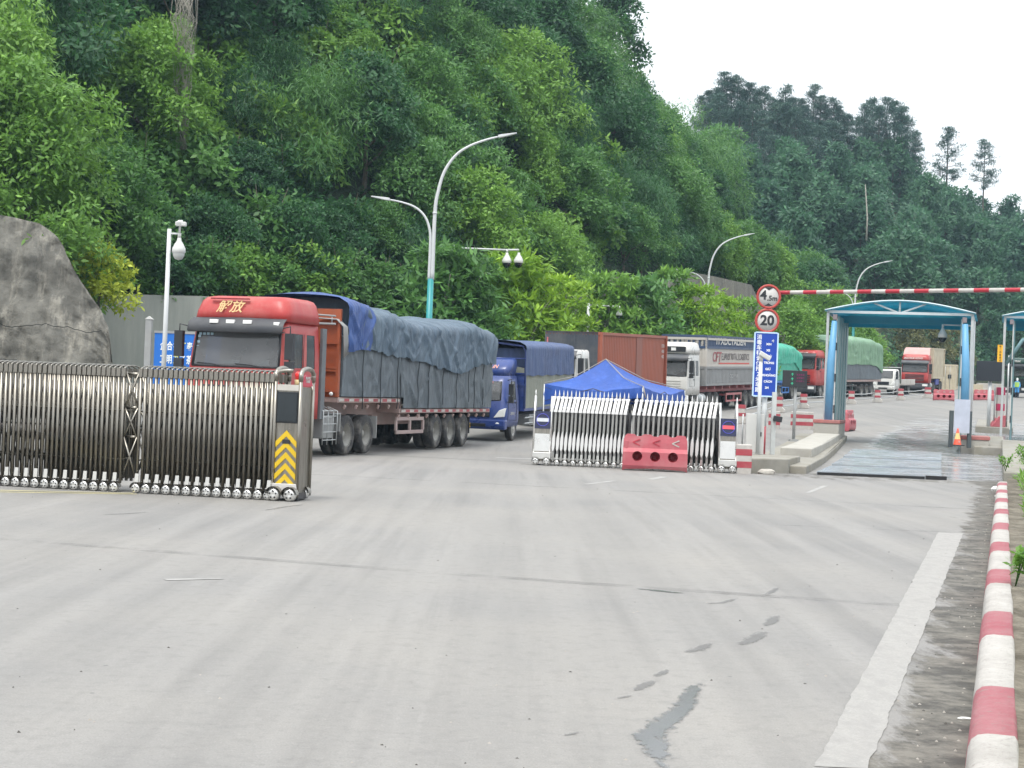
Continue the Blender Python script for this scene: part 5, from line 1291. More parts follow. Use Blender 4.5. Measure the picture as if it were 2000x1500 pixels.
# ------------------------------------------------------------------ spiked retractable gates by the canopy
def spiked_frame():
    mb = MB(); w = .026
    def bar(p, q, hw, th, mi):                              # flat bar from p to q in the frame's plane
        (y0, z0), (y1, z1) = p, q; mb.add([(x, y + t, z) for (y, z) in ((y0, z0), (y1, z1)) for t in (-th, th) for x in (-hw, hw)], [(0, 1, 3, 2), (4, 6, 7, 5), (0, 4, 5, 1), (2, 3, 7, 6), (0, 2, 6, 4), (1, 5, 7, 3)], mi)
    bar((-.32, .14), (-.25, .8), w, .02, 0); bar((-.25, .8), (-.21, 1.4), w, .02, 0)
    bar((-.225, 1.36), (-.21, 1.42), .042, .03, 1); bar((-.21, 1.42), (-.03, 1.72), .034, .022, 1); bar((-.04, 1.70), (0, 1.76), .04, .04, 1)
    mb.tube([(0, 0, 1.75), (0, 0, 1.79), (0, 0, 1.93)], [.014, .022, .001], 6, 1)
    lens = [(0, .36), (.03, .42), (.04, .56), (.036, .7), (.016, .82), (0, .88), (-.016, .82), (-.036, .7), (-.04, .56), (-.03, .42)]
    n = len(lens); F = lambda z, t: -.325 + (z - .36) * .12 - t
    mb.add([(x, F(z, .035), z) for x, z in lens] + [(x, F(z, 0), z) for x, z in lens], [tuple(range(n))] + [(k, n + k, n + (k + 1) % n, (k + 1) % n) for k in range(n)], 1)
    for P in ([(0, .3, .14), (0, .24, .75), (0, .2, 1.38), (0, .03, 1.72)], [(.05, .0, .2), (.05, 0, 1.4)], [(-.04, .12, .2), (-.04, .1, 1.45)]): mb.tube(P, .03, 6, 2)
    return mb
def spiked_gate(label, x0, y0, x1, y1, n, head_at_start, redsign):
    d = Vector((x1 - x0, y1 - y0)); L = d.length; ang = math.atan2(d.y, d.x)
    root = empty('spiked_gate', (x0, y0, gz(y0)), ang, label, 'gate', 'spiked folding gates')
    fm = spiked_frame().mesh('gate_frame', [GREYST, BRIGHTW, FRAME]); cm = caster().mesh('roller', GATEM)
    hx0 = 0 if head_at_start else L - .42
    fx0, fx1 = (.5, L) if head_at_start else (0, L - .5)
    for k in range(n):
        o = bpy.data.objects.new('gate_frame', fm); COL.objects.link(o); o.parent = root; o.location = (fx0 + (fx1 - fx0) * k / (n - 1), 0, 0); o.rotation_euler = (0, nz(k * 2.1, 1, 4) * .012, -.32)
        if k % 2 == 0:
            q = bpy.data.objects.new('roller', cm); COL.objects.link(q); q.parent = o; q.location = (0, -.3, 0)
            MB().b2(-.03, .03, -.345, -.32, .15, .3).build('roller_bracket', CHROME, o)
    lk = MB()
    for y in (-.1, .1):
        for k in range(n - 1):
            a, b = fx0 + (fx1 - fx0) * k / (n - 1), fx0 + (fx1 - fx0) * (k + 1) / (n - 1)
            for z0, z1 in ((.25, .8), (.8, 1.3)): lk.tube([(a, y, z0), (b, y, z1)], .026, 4); lk.tube([(a, y, z1), (b, y, z0)], .026, 4)
    lk.build('scissor_bars', FRAME, root)
    h = MB(); h.prism([(-.34, .1), (.34, .1), (.25, 1.36), (-.25, 1.36)], hx0, hx0 + .42, 'X'); hb = h.build('head_box', STEEL, root, bevel=.012)
    gd = MB(); gd.add([(hx0 + .02, -.335, .36), (hx0 + .4, -.335, .36), (hx0 + .4, -.30, .8), (hx0 + .02, -.30, .8), (hx0 + .02, -.31, .36), (hx0 + .4, -.31, .36), (hx0 + .4, -.27, .8), (hx0 + .02, -.27, .8)], [(0, 1, 2, 3), (4, 7, 6, 5), (0, 4, 5, 1), (1, 5, 6, 2), (2, 6, 7, 3), (3, 7, 4, 0)])
    gd.build('polished_panel', CHROME, root); MB().b2(hx0 - .02, hx0 + .44, -.4, -.3, .16, .33).build('kick_plate', CHROME, root, bevel=.01)
    sp = MB(); sp.T = Matrix.Translation((hx0 + .21, -.285, 1.15)) @ Matrix.Rotation(-.07, 4, 'X')
    sp.b2(-.2, .2, -.01, .02, -.22, .22); so = sp.build('sign_panel', mat('sign_navy', (.02, .025, .07), .3), root)
    rg = MB(); rg.T = sp.T; rg.tube([(math.cos(k * PI / 12) * .155, -.016, math.sin(k * PI / 12) * .155) for k in range(25)], .008, 5); rg.build('sign_ring', mat('ring_blue', (.08, .08, .5), .4), so)
    br = MB(); br.T = sp.T; br.b2(-.16, .16, -.02, -.008, -.045, .045); br.build('sign_bar', mat('bar_red', (.75, .1, .12), .5) if redsign else mat('bar_pale', (.55, .58, .62), .4), so)
    hs = MB()
    for xx in (hx0, hx0 + .42):
        for y in (-.24, .24): hs.tube([(xx, y * 1.35, .1), (xx, y, 1.4), (xx, y * .2, 1.75)], .03, 8)
    hs.tube([(hx0 + .42 if not head_at_start else hx0, 0, 1.72), (hx0 + .42 if not head_at_start else hx0, 0, 1.92)], [.035, .003], 6); hs.build('head_post', CHROME, root)
    cm2 = caster(1.3).mesh('roller', GATEM)
    for xx in (hx0 + .06, hx0 + .34):
        q = bpy.data.objects.new('roller', cm2); COL.objects.link(q); q.parent = root; q.location = (xx, -.34, 0)
spiked_gate('left spiked folding gate with dark blue sign head below the blue canopy', .62, 41.85, 2.98, 41.75, 19, True, False)
spiked_gate('right spiked folding gate with red barred sign head behind the red barrier', 3.2, 41.7, 5.72, 41.55, 17, False, True)

# ------------------------------------------------------------------ red plastic water barriers
PLRED = mat('barrier_red_plastic', (.40, .085, .105), .55, 0, .08, 3, dirt=(.42, .2, .2), damt=.6, dsc=2)
def barrier_mesh():
    top = []
    for k in range(41):
        x = -.78 + 1.56 * k / 40; b = .5 + .5 * math.cos(2 * PI * (x + .62) / .42); e_ = min(1, (.78 - abs(x)) / .1); top.append((x, .80 + .05 * sstep(.15, .6, b) + .05 * math.sqrt(max(0, 1 - (1 - e_) ** 2))))
    out = [(-.8, .0), (-.72, .03), (-.2, .06), (.2, .06), (.72, .03), (.8, 0), (.80, .3), (.785, .78)] + list(reversed(top))[1:-1] + [(-.785, .78), (-.80, .3)]
    holes = [[(cx + .125 * math.cos(2 * PI * k / 20), .36 + .125 * math.sin(2 * PI * k / 20)) for k in range(20)] for cx in (-.44, 0, .44)]
    me = plate_with_holes(out, holes, .25); me.name = 'body'
    bm = bmesh.new(); bm.from_mesh(me); bmesh.ops.remove_doubles(bm, verts=bm.verts, dist=.0005); bm.to_mesh(me); bm.free()
    bm = bmesh.new(); bm.from_mesh(me)
    for zc in (.06, .13, .46, .51, .56, .7): bmesh.ops.bisect_plane(bm, geom=bm.verts[:] + bm.edges[:] + bm.faces[:], plane_co=(0, zc, 0), plane_no=(0, 1, 0))
    bm.to_mesh(me); bm.free()
    for v in me.vertices:
        x, z, y = v.co.x, v.co.y, v.co.z; f = .78 + .22 * sstep(0, .13, z) - .42 * sstep(.46, .56, z) - .12 * sstep(.6, .9, z); v.co = (x, -y * f, z)
    me.materials.clear(); me.materials.append(PLRED)
    for p in me.polygons: p.material_index = 0
    bm = bmesh.new(); bm.from_mesh(me); bmesh.ops.recalc_face_normals(bm, faces=bm.faces); bm.to_mesh(me); bm.free()
    return me
BARM = barrier_mesh()
ARW = [(.09, .1), (.11, .075), (-.06, 0), (.11, -.075), (.09, -.1), (-.1, -.015), (-.1, .015)]
def barrier(x, y, rz, label, white=(False, False, True), group='red plastic water barriers', s=1.0):
    root = empty('water_barrier', (x, y, gz(y)), rz, label, 'barrier', group); root.scale = (s, s, s)
    o = bpy.data.objects.new('body', BARM); COL.objects.link(o); o.parent = root
    b = o.modifiers.new('bevel', 'BEVEL'); b.width = .018; b.segments = 2; b.limit_method = 'ANGLE'; b.angle_limit = math.radians(40)
    for cx, wv in zip((-.47, 0.02, .5), white):
        MB().prism([(cx + a * .9, .7 + c * .9) for a, c in ARW], -.15, -.1, 'Y').build('arrow', STRW if wv else mat('arrow_dark_red', (.38, .03, .05), .5), root)
    MB().prism([(-.76, .48), (-.68, .48), (-.68, .74), (-.76, .74)], -.165, -.1, 'Y').build('lug', PLRED, root, bevel=.01)
    cr = MB()
    for cx in (-.44, 0, .44): cr.lathe([(-.2, .123), (.05, .08), (.05, .001)], 16, 'Y', (cx, 0, .36))
    cr.build('socket', mat('socket_dark_red', (.25, .02, .03), .6), root)
barrier(3.62, 40.75, -.06, 'red plastic water barrier in front of the right spiked gate')
barrier(34.0, 129, -.12, 'distant red water barrier left of the gantry column', (True, True, True))
barrier(38.6, 134, -.1, 'distant red water barrier right of the gantry column', (True, True, True))
barrier(15.2, 74, 1.2, 'red water barrier seen end on behind the left gantry leg', s=1.05)
# ------------------------------------------------------------------ pop-up canopy
def canopy():
    root = empty('pop_up_canopy', label='blue pop up canopy tent behind the spiked gates', cat='tent')
    c = [Vector(p) for p in ((3.6, 45, 2.12), (5.02, 47.6, 2.1), (2.3, 49.0, 2.1), (.92, 46.4, 2.12))]
    c0 = sum(c, Vector()) / 4; apex = Vector((c0.x - .3, c0.y, 2.88)); cz = gz(46)
    rf, vl = MB(), MB(); n = 14
    for i in range(4):
        a, b = c[i], c[(i + 1) % 4]; rows = []
        for r in range(n + 1):
            t = r / n; row = []
            for k in range(n + 1):
                s = k / n; e = a.lerp(b, s); e.z -= .16 * math.sin(PI * s); p = apex.lerp(e, t); p.z -= .16 * math.sin(PI * t) + .03 * nz(p.x * 2.5, p.y * 2.5, 3) * t; row.append(p)
            rows.append(row)
        rf.grid(rows); lo = []
        for p, k in zip(rows[-1], range(n + 1)):
            s = k / n; dr = .34 + .06 * math.sin(s * 9 + i) + (.12 * (1 - s) if i == 2 else 0) + (.25 * sstep(.7, 1, s) if i == 2 else 0) + (.25 * sstep(.3, 0, s) if i == 3 else 0); o = (p - c0); o.z = 0; o.normalize(); lo.append(p + Vector((0, 0, -dr)) + o * .07 * nz(s * 6, i, 2))
        vl.grid([rows[-1], [(p + q) / 2 + (p - c0).normalized() * .03 for p, q in zip(rows[-1], lo)], lo])
    rf.build('roof', T_TENT, root); vl.build('valance', T_TENT, root)
    sm = MB()
    for p in c: sm.tube([apex + Vector((0, 0, .012)), apex.lerp(p, .5) + Vector((0, 0, -.14)), p + Vector((0, 0, .012))], .012, 5)
    for p in c[:1]: sm.tube([p + Vector((0, -.02, .02)), p + Vector((.08, -.06, -.3))], .018, 5)
    sm.build('edge_binding', mat('binding_beige', (.3, .28, .26), .8), root)
    for p in c: MB().tube([(p.x, p.y, gz(p.y)), (p.x, p.y, p.z - .02)], .022, 6).build('leg', GALV, root)
    tr = MB()
    for i in range(4):
        a, b = c[i], c[(i + 1) % 4]; d = Vector((0, 0, -.1)); e = Vector((0, 0, -.5)); m = (a + b) / 2
        for p, q in ((a + d, m + e), (a + e, m + d), (m + e, b + d), (m + d, b + e)): tr.tube([p, q], .012, 4)
    tr.build('truss', FRAME, root)
canopy()

# ------------------------------------------------------------------ blue gantries over the lanes
def roof_mat():
    m = NT('roof_blue_sheet'); c = m.mix(m.ramp(m.noise(m.coord('Object'), 1.5, 5), .35, .65), (.04, .34, .45), (.06, .40, .5)); m.base(c); m.p.inputs['Roughness'].default_value = .3
    tr = m.n('BsdfTranslucent'); m.set(tr.inputs[0], c); mx = m.n('MixShader', {0: .6, 1: m.p.outputs[0], 2: tr.outputs[0]}); m.t.links.new(mx.outputs[0], m.out.inputs[0]); return m.mat
ROOFB = roof_mat()
LBLUE = mat('light_blue_plastic', (.12, .32, .52), .45, 0, .06)
PANELB = mat('grey_blue_panel', (.17, .29, .31), .4, .1, .12, 1.5, dirt=(.25, .28, .27), damt=.4)
PLR = mat('plinth_red', (.36, .12, .11), .8, 0, .2, 4, dirt=(.3, .26, .24), damt=.6)
def gantry(x, y, z, W, H, D, label, full=True):
    ang = -math.atan(.30); root = empty('spray_gantry', (x, y, z), ang, label, 'gantry', 'blue gantries over the lanes')
    for s, xx in ((1, 0), (-1, W)):
        p = MB()
        for yy in (0, D): p.b2(xx - .05, xx + .05, yy - .05, yy + .05, -1, H)
        p.b2(xx - .04, xx + .04, 0, D, H - .1, H); p.b2(xx - .04, xx + .04, 0, D, H * .5, H * .5 + .08); p.build('frame_post', mat('post_pale', (.42, .44, .44), .45), root)
        pn = MB(); pn.b2(xx + s * .36, xx + s * .42, .1, D - .1, -.75, H - .15); pn.build('side_panel', PANELB, root, bevel=.01)
        for k in range(1, 4): MB().b2(xx + s * .42, xx + s * .45, .2 + k * (D - .3) / 4 - .04, .2 + k * (D - .3) / 4 + .04, -.7, H - .2).build('panel_batten', PANELB, root)
        c = MB(); c.tube([(xx + s * .16, -.1, -.02), (xx + s * .18, -.1, 2.2), (xx + s * .26, -.1, H - .35)], [.155, .15, .11], 10)
        if full: c.build('spray_column', LBLUE, root)
        w = MB(); w.b2(xx + s * .33, xx + s * .37, -.1, -.05, .0, H - .25); w.build('pipe', WHITE, root)
        MB().b2(xx + s * .28 - .08, xx + s * .28 + .08, -.2, 0, H - .3, H - .1).build('nozzle_box', mat('nozzle_grey', (.2, .17, .18), .6), root)
        for k in range(3): MB().b2(xx + s * .335, xx + s * .385, -.12, -.04, .3 + k * 1.2, .6 + k * 1.2).build('valve', BLACKP, root)
    arc = lambda t: H + .05 + .42 * math.sin(PI * t)
    N = 16; xs = [-.12 + (W + .24) * k / N for k in range(N + 1)]
    MB().grid([[(a, -.18, arc(k / N)) for k, a in enumerate(xs)], [(a, D + .18, arc(k / N)) for k, a in enumerate(xs)]]).build('roof', ROOFB, root).modifiers.new('solid', 'SOLIDIFY').thickness = .03
    for yy in (D,):
        MB().grid([[(a, yy, H) for a in xs], [(a, yy, arc(k / N) - .02) for k, a in enumerate(xs)]]).build('gable_sheet', ROOFB, root)
    cl = MB().grid([[(0, .0, H - .42), (W, .0, H - .42)], [(0, D, H - .5), (W, D, H - .5)]]) if False else MB().b2(.1, W - .1, D - .1, D, H - .36, H - .02)
    cl.build('rear_beam', ROOFB, root)
    MB().b2(.05, W - .05, D * .5 - .05, D * .5 + .05, H - .3, H - .02).build('cross_beam', ROOFB, root)
    tr = MB(); tr.b2(-.05, W + .05, -.05, .05, H - .04, H + .06); tr.tube([(a, -.12, arc(k / N) + .0) for k, a in enumerate(xs)], .045, 6)
    m = W / 2
    for a, b in ((m, m), (m, m - W * .18), (m, m + W * .18)): tr.tube([(a, 0, H), (b, -.02, arc(b / W) - .03)], .04, 6)
    tr.build('front_truss', mat('truss_white', (.46, .52, .54), .45), root)
    if not full: MB().tube([(.1, .1, H - 2.0), (.75, .1, H - .95), (1.6, .1, H - .75)], .09, 6).build('knee_brace', PANELB, root)
    return root
gantry(12.05, 63.0, 1.28, 5.35, 4.18, 4.2, 'near blue arched spray gantry spanning the wet lane')
gantry(20.95, 70.0, 1.15, 5.6, 4.8, 4.2, 'second blue arched gantry cut by the right picture edge', False)
def plinth(x, y, z0, w, d, h, rz, label, group='concrete plinths under the gantry legs'):
    r = empty('plinth', (x, y, z0), rz, label, 'plinth', group)
    MB().b2(-w / 2, w / 2, 0, d, -.3, h).build('base', CONCL, r, bevel=.03); MB().b2(-w / 2 - .03, w / 2 + .03, -.03, d, h, h + .13).build('cap', PLR, r, bevel=.015)
plinth(12.0, 62.3, .82, .95, 3.6, .36, -.26, 'pale plinth with red cap under the left leg of the near gantry')
plinth(17.2, 60.6, .5, 1.0, 3.0, .3, -.26, 'stained plinth with red cap behind the traffic cone')
pp = at(1879, 813, 60.3); t = MB().b2(-.29, .29, -.006, 0, -.62, .62).build('paper_notice', mat('notice_blue_white', (.42, .45, .53), .7), loc=(pp.x, 60.95, pp.z)); tag(t, 'blank bluish white notice sheet fixed on the right gantry column', 'notice')
t.location = (pp.x, 60.3, pp.z)
for px, lab in ((1857, 'dark post left of the notice sheet'), (1893, 'dark post right of the notice sheet')):
    b = at(px, 850, 60.4); tag(MB().b2(-.07, .07, -.07, .07, 0, 1.35).build('bollard', mat('bollard_dark', (.06, .075, .08), .6), bevel=.015, loc=(b.x, 60.4, .5)), lab, 'bollard', 'dark posts beside the notice sheet')
def cone(x, y, z, label):
    r = empty('traffic_cone', (x, y, z), .2, label, 'traffic cone')
    b = MB().b2(-.2, .2, -.2, .2, 0, .035).build('base', BLACKP, r, bevel=.01)
    MB().lathe([(.03, .15), (.24, .105)], 18, 'Z').lathe([(.46, .06), (.62, .03), (.64, .001)], 18, 'Z').build('body', mat('cone_red', (.7, .1, .05), .5), r)
    MB().lathe([(.24, .107), (.46, .061)], 18, 'Z').build('sleeve', mat('cone_yellow', (.75, .5, .2), .5), r)
    text('车', .1, WHITE, r, (0, -.142, .14), CAMF, 'cone_lettering')
b = at(1870, 860, 60.0); cone(b.x, 60.0, gz(60) + .3, 'orange and yellow traffic cone on the island before the notice sheet')

# ------------------------------------------------------------------ signs, height bar, display boards
def sign_assembly():
    x, y, z = 7.62, 43.6, .36
    b0 = at(1489, 896, 47.0); b0.z = 0
    S = 47.0; base = Vector((b0.x, S, .3))
    root = empty('sign_post', base, 0, 'tall post carrying two round signs and the blue bilingual board', 'sign post')
    pm, pr = MB(), MB(); zs = [0, .55, 1.3, 2.05, 6.1]; 
    hh = [.02, .85, 1.72, 2.5, 4.85]
    for k in range(4): (pr if k % 2 == 0 else pm).tube([(0, 0, hh[k]), (0, 0, hh[k + 1])], .075, 10)
    p = pm.build('pole', POLEW, root); pr.build('pole_stripe', STRR, p)
    MB().b2(-.16, .16, -.16, .16, -.06, .03).build('base_plate', GALV, root)
    k = S / FPX
    def disc(px, py, name):
        c = at(px, py, S) - base; R = .355
        d = MB().lathe([(-.015, .001), (-.015, R), (.01, R), (.01, .001)], 40, 'Y', (c.x, -.12, c.z)).build(name, mat('sign_white', (.5, .49, .47), .5), root)
        MB().lathe([(-.02, R * .8), (-.024, R * .8), (-.024, R * 1.0), (-.01, R * 1.005)], 40, 'Y', (c.x, -.12, c.z)).build('sign_rim', mat('sign_red', (.38, .05, .04), .5), d)
        return d, c
    d, c = disc(1500, 580, 'height_sign')
    text('4', .36, BLACKP, d, (c.x - .15, -.14, c.z + .03), CAMF, 'sign_lettering', bold=.012); text('.5m', .2, BLACKP, d, (c.x + .105, -.14, c.z - .05), CAMF, 'sign_lettering', bold=.006)
    for s in (1, -1): MB().prism([(c.x - .13, c.z + s * .27), (c.x + .13, c.z + s * .27), (c.x, c.z + s * .19)], -.145, -.13, 'Y').build('sign_arrow', BLACKP, d)
    d, c = disc(1497, 627, 'speed_sign'); text('20', .4, BLACKP, d, (c.x, -.14, c.z), CAMF, 'sign_lettering', bold=.014)
    c = at(1493.5, 712, S) - base; W, H2 = .66, 1.82
    pn = MB().b2(c.x - W / 2, c.x + W / 2, -.14, -.11, c.z - H2 / 2, c.z + H2 / 2).build('board', mat('board_blue', (.005, .05, .36), .35, 0, .04), root)
    fr = MB()
    for a in (-1, 1): fr.b2(c.x + a * W / 2 - .02, c.x + a * W / 2 + .02, -.15, -.105, c.z - H2 / 2, c.z + H2 / 2); fr.b2(c.x - W / 2 + .02, c.x + W / 2 - .02, -.15, -.105, c.z + a * H2 / 2 - .02, c.z + a * H2 / 2 + .02)
    fr.build('board_border', mat('border_pale_blue', (.5, .68, .85), .4), pn)
    sw = mat('sign_lettering_white', (.75, .77, .78), .5)
    for i, ch in enumerate('消毒车辆请保持2米车距'): text(ch, .15, sw, pn, (c.x - .2, -.142, c.z + .77 - i * .151), CAMF, 'board_lettering', bold=.003)
    for i, wd in enumerate(['XIN', 'XE', 'KHỬ', 'TRÙNG', 'GIỮ', 'KHOẢNG', 'CÁCH', '2M']): text(wd, .085, sw, pn, (c.x + .04 + .012 * len(wd), -.142, c.z + .58 - i * .178), CAMF, 'board_lettering', bold=.004)
    text('↑', .13, sw, pn, (c.x + .2, -.142, c.z + .66), CAMF, 'board_lettering', bold=.004)
sign_assembly()
def height_bar():
    A, Bp = at(1519, 571.5, 47.2), at(2000, 566, 42.6); d = (Bp - A); E = A + d * 1.28; n = 22
    root = empty('height_bar', (A.x, A.y, 0), 0, 'long red and white striped height limit bar above the lane', 'height barrier')
    A0 = Vector((A.x, A.y, 0)); r_, w_ = MB(), MB()
    L = (E - A).length; nn = int(L / .42)
    for k in range(nn): (w_ if k % 2 else r_).tube([A + (E - A) * k / nn - A0, A + (E - A) * (k + 1) / nn - A0], .058, 10, caps=(k in (0, nn - 1)))
    o = w_.build('bar', STRW, root); r_.build('bar_stripe', mat('bar_dark_red', (.38, .02, .035), .45, 0, .1), o)
    ps = MB(); ps.tube([E - A0 - Vector((0, 0, E.z)), E - A0], .09, 10); ps.build('support_post', POLEW, root)
height_bar()
def led_board():
    Y = 57.0; b = at(1549, 880, Y); c = at(1551.5, 740, Y)
    root = empty('signal_board', (b.x, Y, gz(Y) + .42), 0, 'black lane display with three green arrows on a grey pole', 'display board'); o = Vector((b.x, Y, gz(Y) + .42))
    MB().tube([(0, 0, -.05), (0, 0, c.z - o.z - .2)], .055, 8).build('pole', GREYP, root); MB().b2(-.15, .15, -.15, .15, -.05, .03).build('base_plate', GREYP, root)
    q = c - o; W, H2 = .84, .58
    bd = MB().b2(q.x - W / 2, q.x + W / 2, -.16, -.04, q.z - H2 / 2, q.z + H2 / 2).build('screen', BLACKP, root, bevel=.01)
    g, r = emis('led_green', (.05, .55, .3), .35), emis('led_magenta', (.45, .03, .22), .16)
    for k in range(3):
        a = MB(); zz = q.z + .16 - k * .16; a.prism([(q.x - .155, zz - .015), (q.x - .1, zz + .045), (q.x - .045, zz - .015), (q.x - .085, zz - .005), (q.x - .09, zz - .06), (q.x - .11, zz - .06), (q.x - .115, zz - .005)], -.168, -.158, 'Y'); a.build('green_arrow', g, bd)
    for k, wd in enumerate(('消毒通道', '减速慢行', '依次进入')): text(wd, .07, r, bd, (q.x + .18, -.163, q.z + .14 - k * .11), CAMF, 'display_lettering')
led_board()
def black_board():
    Y = 77.5; b = at(1931, 815, Y); c = at(1932.5, 725, Y); o = Vector((b.x, Y, gz(Y) + .3))
    root = empty('display_board', o, 0, 'large blank black display board on a white post on the far island', 'display board'); q = c - o
    MB().tube([(0, 0, -.05), (0, 0, q.z - .3)], .09, 8).build('post', POLEW, root); MB().b2(q.x - .64, q.x + .64, -.2, -.04, q.z - .47, q.z + .47).build('screen', mat('board_charcoal', (.025, .03, .038), .6), root, bevel=.01)
black_board()
def yellow_sign():
    Y = 69.6; c = at(1953, 691, Y); t = empty('yellow_sign', c, 0, 'narrow vertical yellow sign with black characters on the second gantry', 'sign')
    b = MB().b2(-.11, .11, -.03, 0, -.35, .38).build('plate', mat('sign_amber', (.80, .42, .02), .45), t)
    for i, ch in enumerate('第二消毒通道'): text(ch, .1, BLACKP, b, (0, -.033, .3 - i * .118), CAMF, 'sign_lettering')
yellow_sign()
def striped_machine():
    Y = 77.8; b = at(1953, 812, Y); r = empty('barrier_machine', (b.x, Y, gz(Y) + .3), 0, 'red and white striped barrier post on the far island', 'barrier')
    MB().b2(-.17, .17, -.15, .15, 0, 1.85).build('body', STRW, r, bevel=.02)
    for z0, z1 in ((.0, .35), (.75, 1.1), (1.5, 1.87)): MB().b2(-.175, .175, -.155, .155, z0, z1).build('stripe', mat('stripe_crimson', (.4, .02, .08), .5), r, bevel=.02)
    MB().prism([(-.5, -.02), (.2, -.02), (.2, .55), (-.1, .5)], -.3, .3, 'Y').build('red_cover', PLRED, r, bevel=.03)
    MB().tube([(.32, 0, 0), (.32, 0, 3.4)], .04, 6).build('side_tube', GALV, r); MB().tube([(-.28, 0, 0), (-.28, 0, 2.0)], .035, 6).build('side_tube', GALV, r)
striped_machine()
def banner():
    Y = 52.0; a, c = at(303, 650, Y), at(400, 653, Y); r = empty('banner_board', (a.x, Y, 0), 0, 'bright blue board with white and yellow characters behind the red cab', 'sign board')
    W = 3.2; z1 = a.z; z0 = z1 - 1.9
    p = MB().b2(0, W, -.04, 0, z0, z1).build('panel', mat('banner_blue', (.005, .13, .50), .45, 0, .03), r)
    MB().b2(-.02, W, -.06, .02, z1, z1 + .07).build('top_rail', GREYP, r)
    wt, yl = mat('banner_white', (.76, .8, .76), .6), mat('banner_yellow', (.68, .68, .2), .6)
    for j, (line, zz) in enumerate((('企合打丁泰山', z1 - .42), ('工明卫了茶业', z1 - .84))):
        for i, ch in enumerate(line): text(ch, .3, yl if (i + j) % 3 == 0 and i > 1 else wt, p, (.28 + i * .21, -.045, zz), CAMF, 'board_lettering', sx=.62, bold=.006)
    q = MB(); q.b2(-.3, -.1, -.1, .1, 0, z1 + .42); q.build('side_post', GREYP, r, bevel=.01); MB().prism([(-.32, z1 + .42), (-.08, z1 + .42), (-.2, z1 + .52)], -.12, .12, 'Y').build('post_cap', WHITE, r)
    MB().b2(W - .1, W, -.05, .05, 0, z0).build('side_post', GREYP, r)
banner()
b = at(1404, 664, 104); t = empty('warning_sign', b, 0, 'small red edged triangular warning sign above the white container', 'sign')
tt = MB().prism([(-.5, -.35), (.5, -.35), (0, .48)], -.03, 0, 'Y').build('plate', mat('warn_red', (.55, .06, .04), .5), t); MB().prism([(-.28, -.24), (.28, -.24), (0, .22)], -.04, -.028, 'Y').build('face', mat('warn_pale', (.6, .4, .36), .5), tt); MB().tube([(0, .03, -.5 - b.z + gz(104)), (0, .03, .4)], .05, 6).build('post', GALV, t)

# ------------------------------------------------------------------ street lamps and camera poles
TEALP = mat('lamp_teal', (.02, .25, .26), .4, 0, .08)
def street_lamp(px, Y, z_top, label, s=1.0, pxs=None):
    x = (px - 1000) / FPX * Y; r = empty('street_lamp', (x, Y, gz(Y)), 0, label, 'street lamp', 'double armed street lamps'); r.scale = (s, s, s)
    MB().tube([(-.0, 0, -.2), (0, 0, 5.8)], [.135, .12], 12).build('base_shaft', TEALP, r)
    c = [(.06, 0, 5.75), (.06, 0, 8.4), (.16, 0, 9.3), (.38, 0, 10.1), (.8, 0, 10.75), (1.35, 0, 11.15), (2.0, 0, 11.42), (2.45, 0, 11.55)]
    def smooth(P, n=6):
        out = []
        for i in range(len(P) - 1):
            p0, p1, p2, p3 = [Vector(P[max(0, min(len(P) - 1, i + k))]) for k in (-1, 0, 1, 2)]
            for k in range(n):
                t = k / n; out.append(.5 * ((2 * p1) + (p2 - p0) * t + (2 * p0 - 5 * p1 + 4 * p2 - p3) * t * t + (3 * p1 - p0 - 3 * p2 + p3) * t ** 3))
        return out + [Vector(P[-1])]
    P = smooth(c); MB().tube(P, [.08 - .045 * i / (len(P) - 1) for i in range(len(P))], 10).build('tall_arm', POLEW, r)
    c2 = [(-.07, 0, 5.75), (-.07, 0, 7.2), (-.12, 0, 7.75), (-.32, 0, 8.25), (-.7, 0, 8.6), (-1.2, 0, 8.78), (-1.75, 0, 8.88)]
    P = smooth(c2); MB().tube(P, [.065 - .035 * i / (len(P) - 1) for i in range(len(P))], 8).build('short_arm', POLEW, r)
    for org, dx, nm in (((2.45, 0, 11.56), 1, 'lamp_head'), ((-1.75, 0, 8.89), -1, 'lamp_head')):
        h = MB(); h.T = Matrix.Translation(org) @ Matrix.Rotation(-.24 * dx if dx > 0 else .14, 4, 'Y')
        h.prism([(0, -.05), (dx * .2, -.055), (dx * .75, -.03), (dx * .75, .0), (dx * .2, .045), (0, .05)], -.11, .11, 'Y'); h.build(nm, mat('lamp_head_grey', (.55, .57, .57), .4), r, bevel=.01)
    MB().tube([(.06, 0, 8.38), (.06, 0, 8.46)], .09, 10).build('collar', POLEW, r)
street_lamp(833, 65, 0, 'nearest tall white street lamp with teal base behind the tarpaulined trailer')
street_lamp(1374, 115, 0, 'middle street lamp above the navy topped container', .99)
street_lamp(1662, 142, 0, 'farthest street lamp rising above the near gantry roof', .99)
DOME = mat('camera_white', (.55, .56, .54), .35, 0, .04)
def dome(parent, x, z, s=1.0, y=0):
    o = MB().lathe([(.26 * s, .001), (.26 * s, .04 * s), (.2 * s, .05 * s), (.12 * s, .1 * s), (.02 * s, .15 * s), (-.06 * s, .155 * s), (-.08 * s, .14 * s)], 16, 'Z', (x, y, z)).build('dome_camera', DOME, parent)
    MB().lathe([(-.08 * s, .135 * s), (-.15 * s, .125 * s), (-.22 * s, .08 * s), (-.24 * s, .001)], 16, 'Z', (x, y, z)).build('dome_glass', DGLASS if s != 1.25 else mat('dome_pale', (.5, .52, .5), .2), o)
    return o
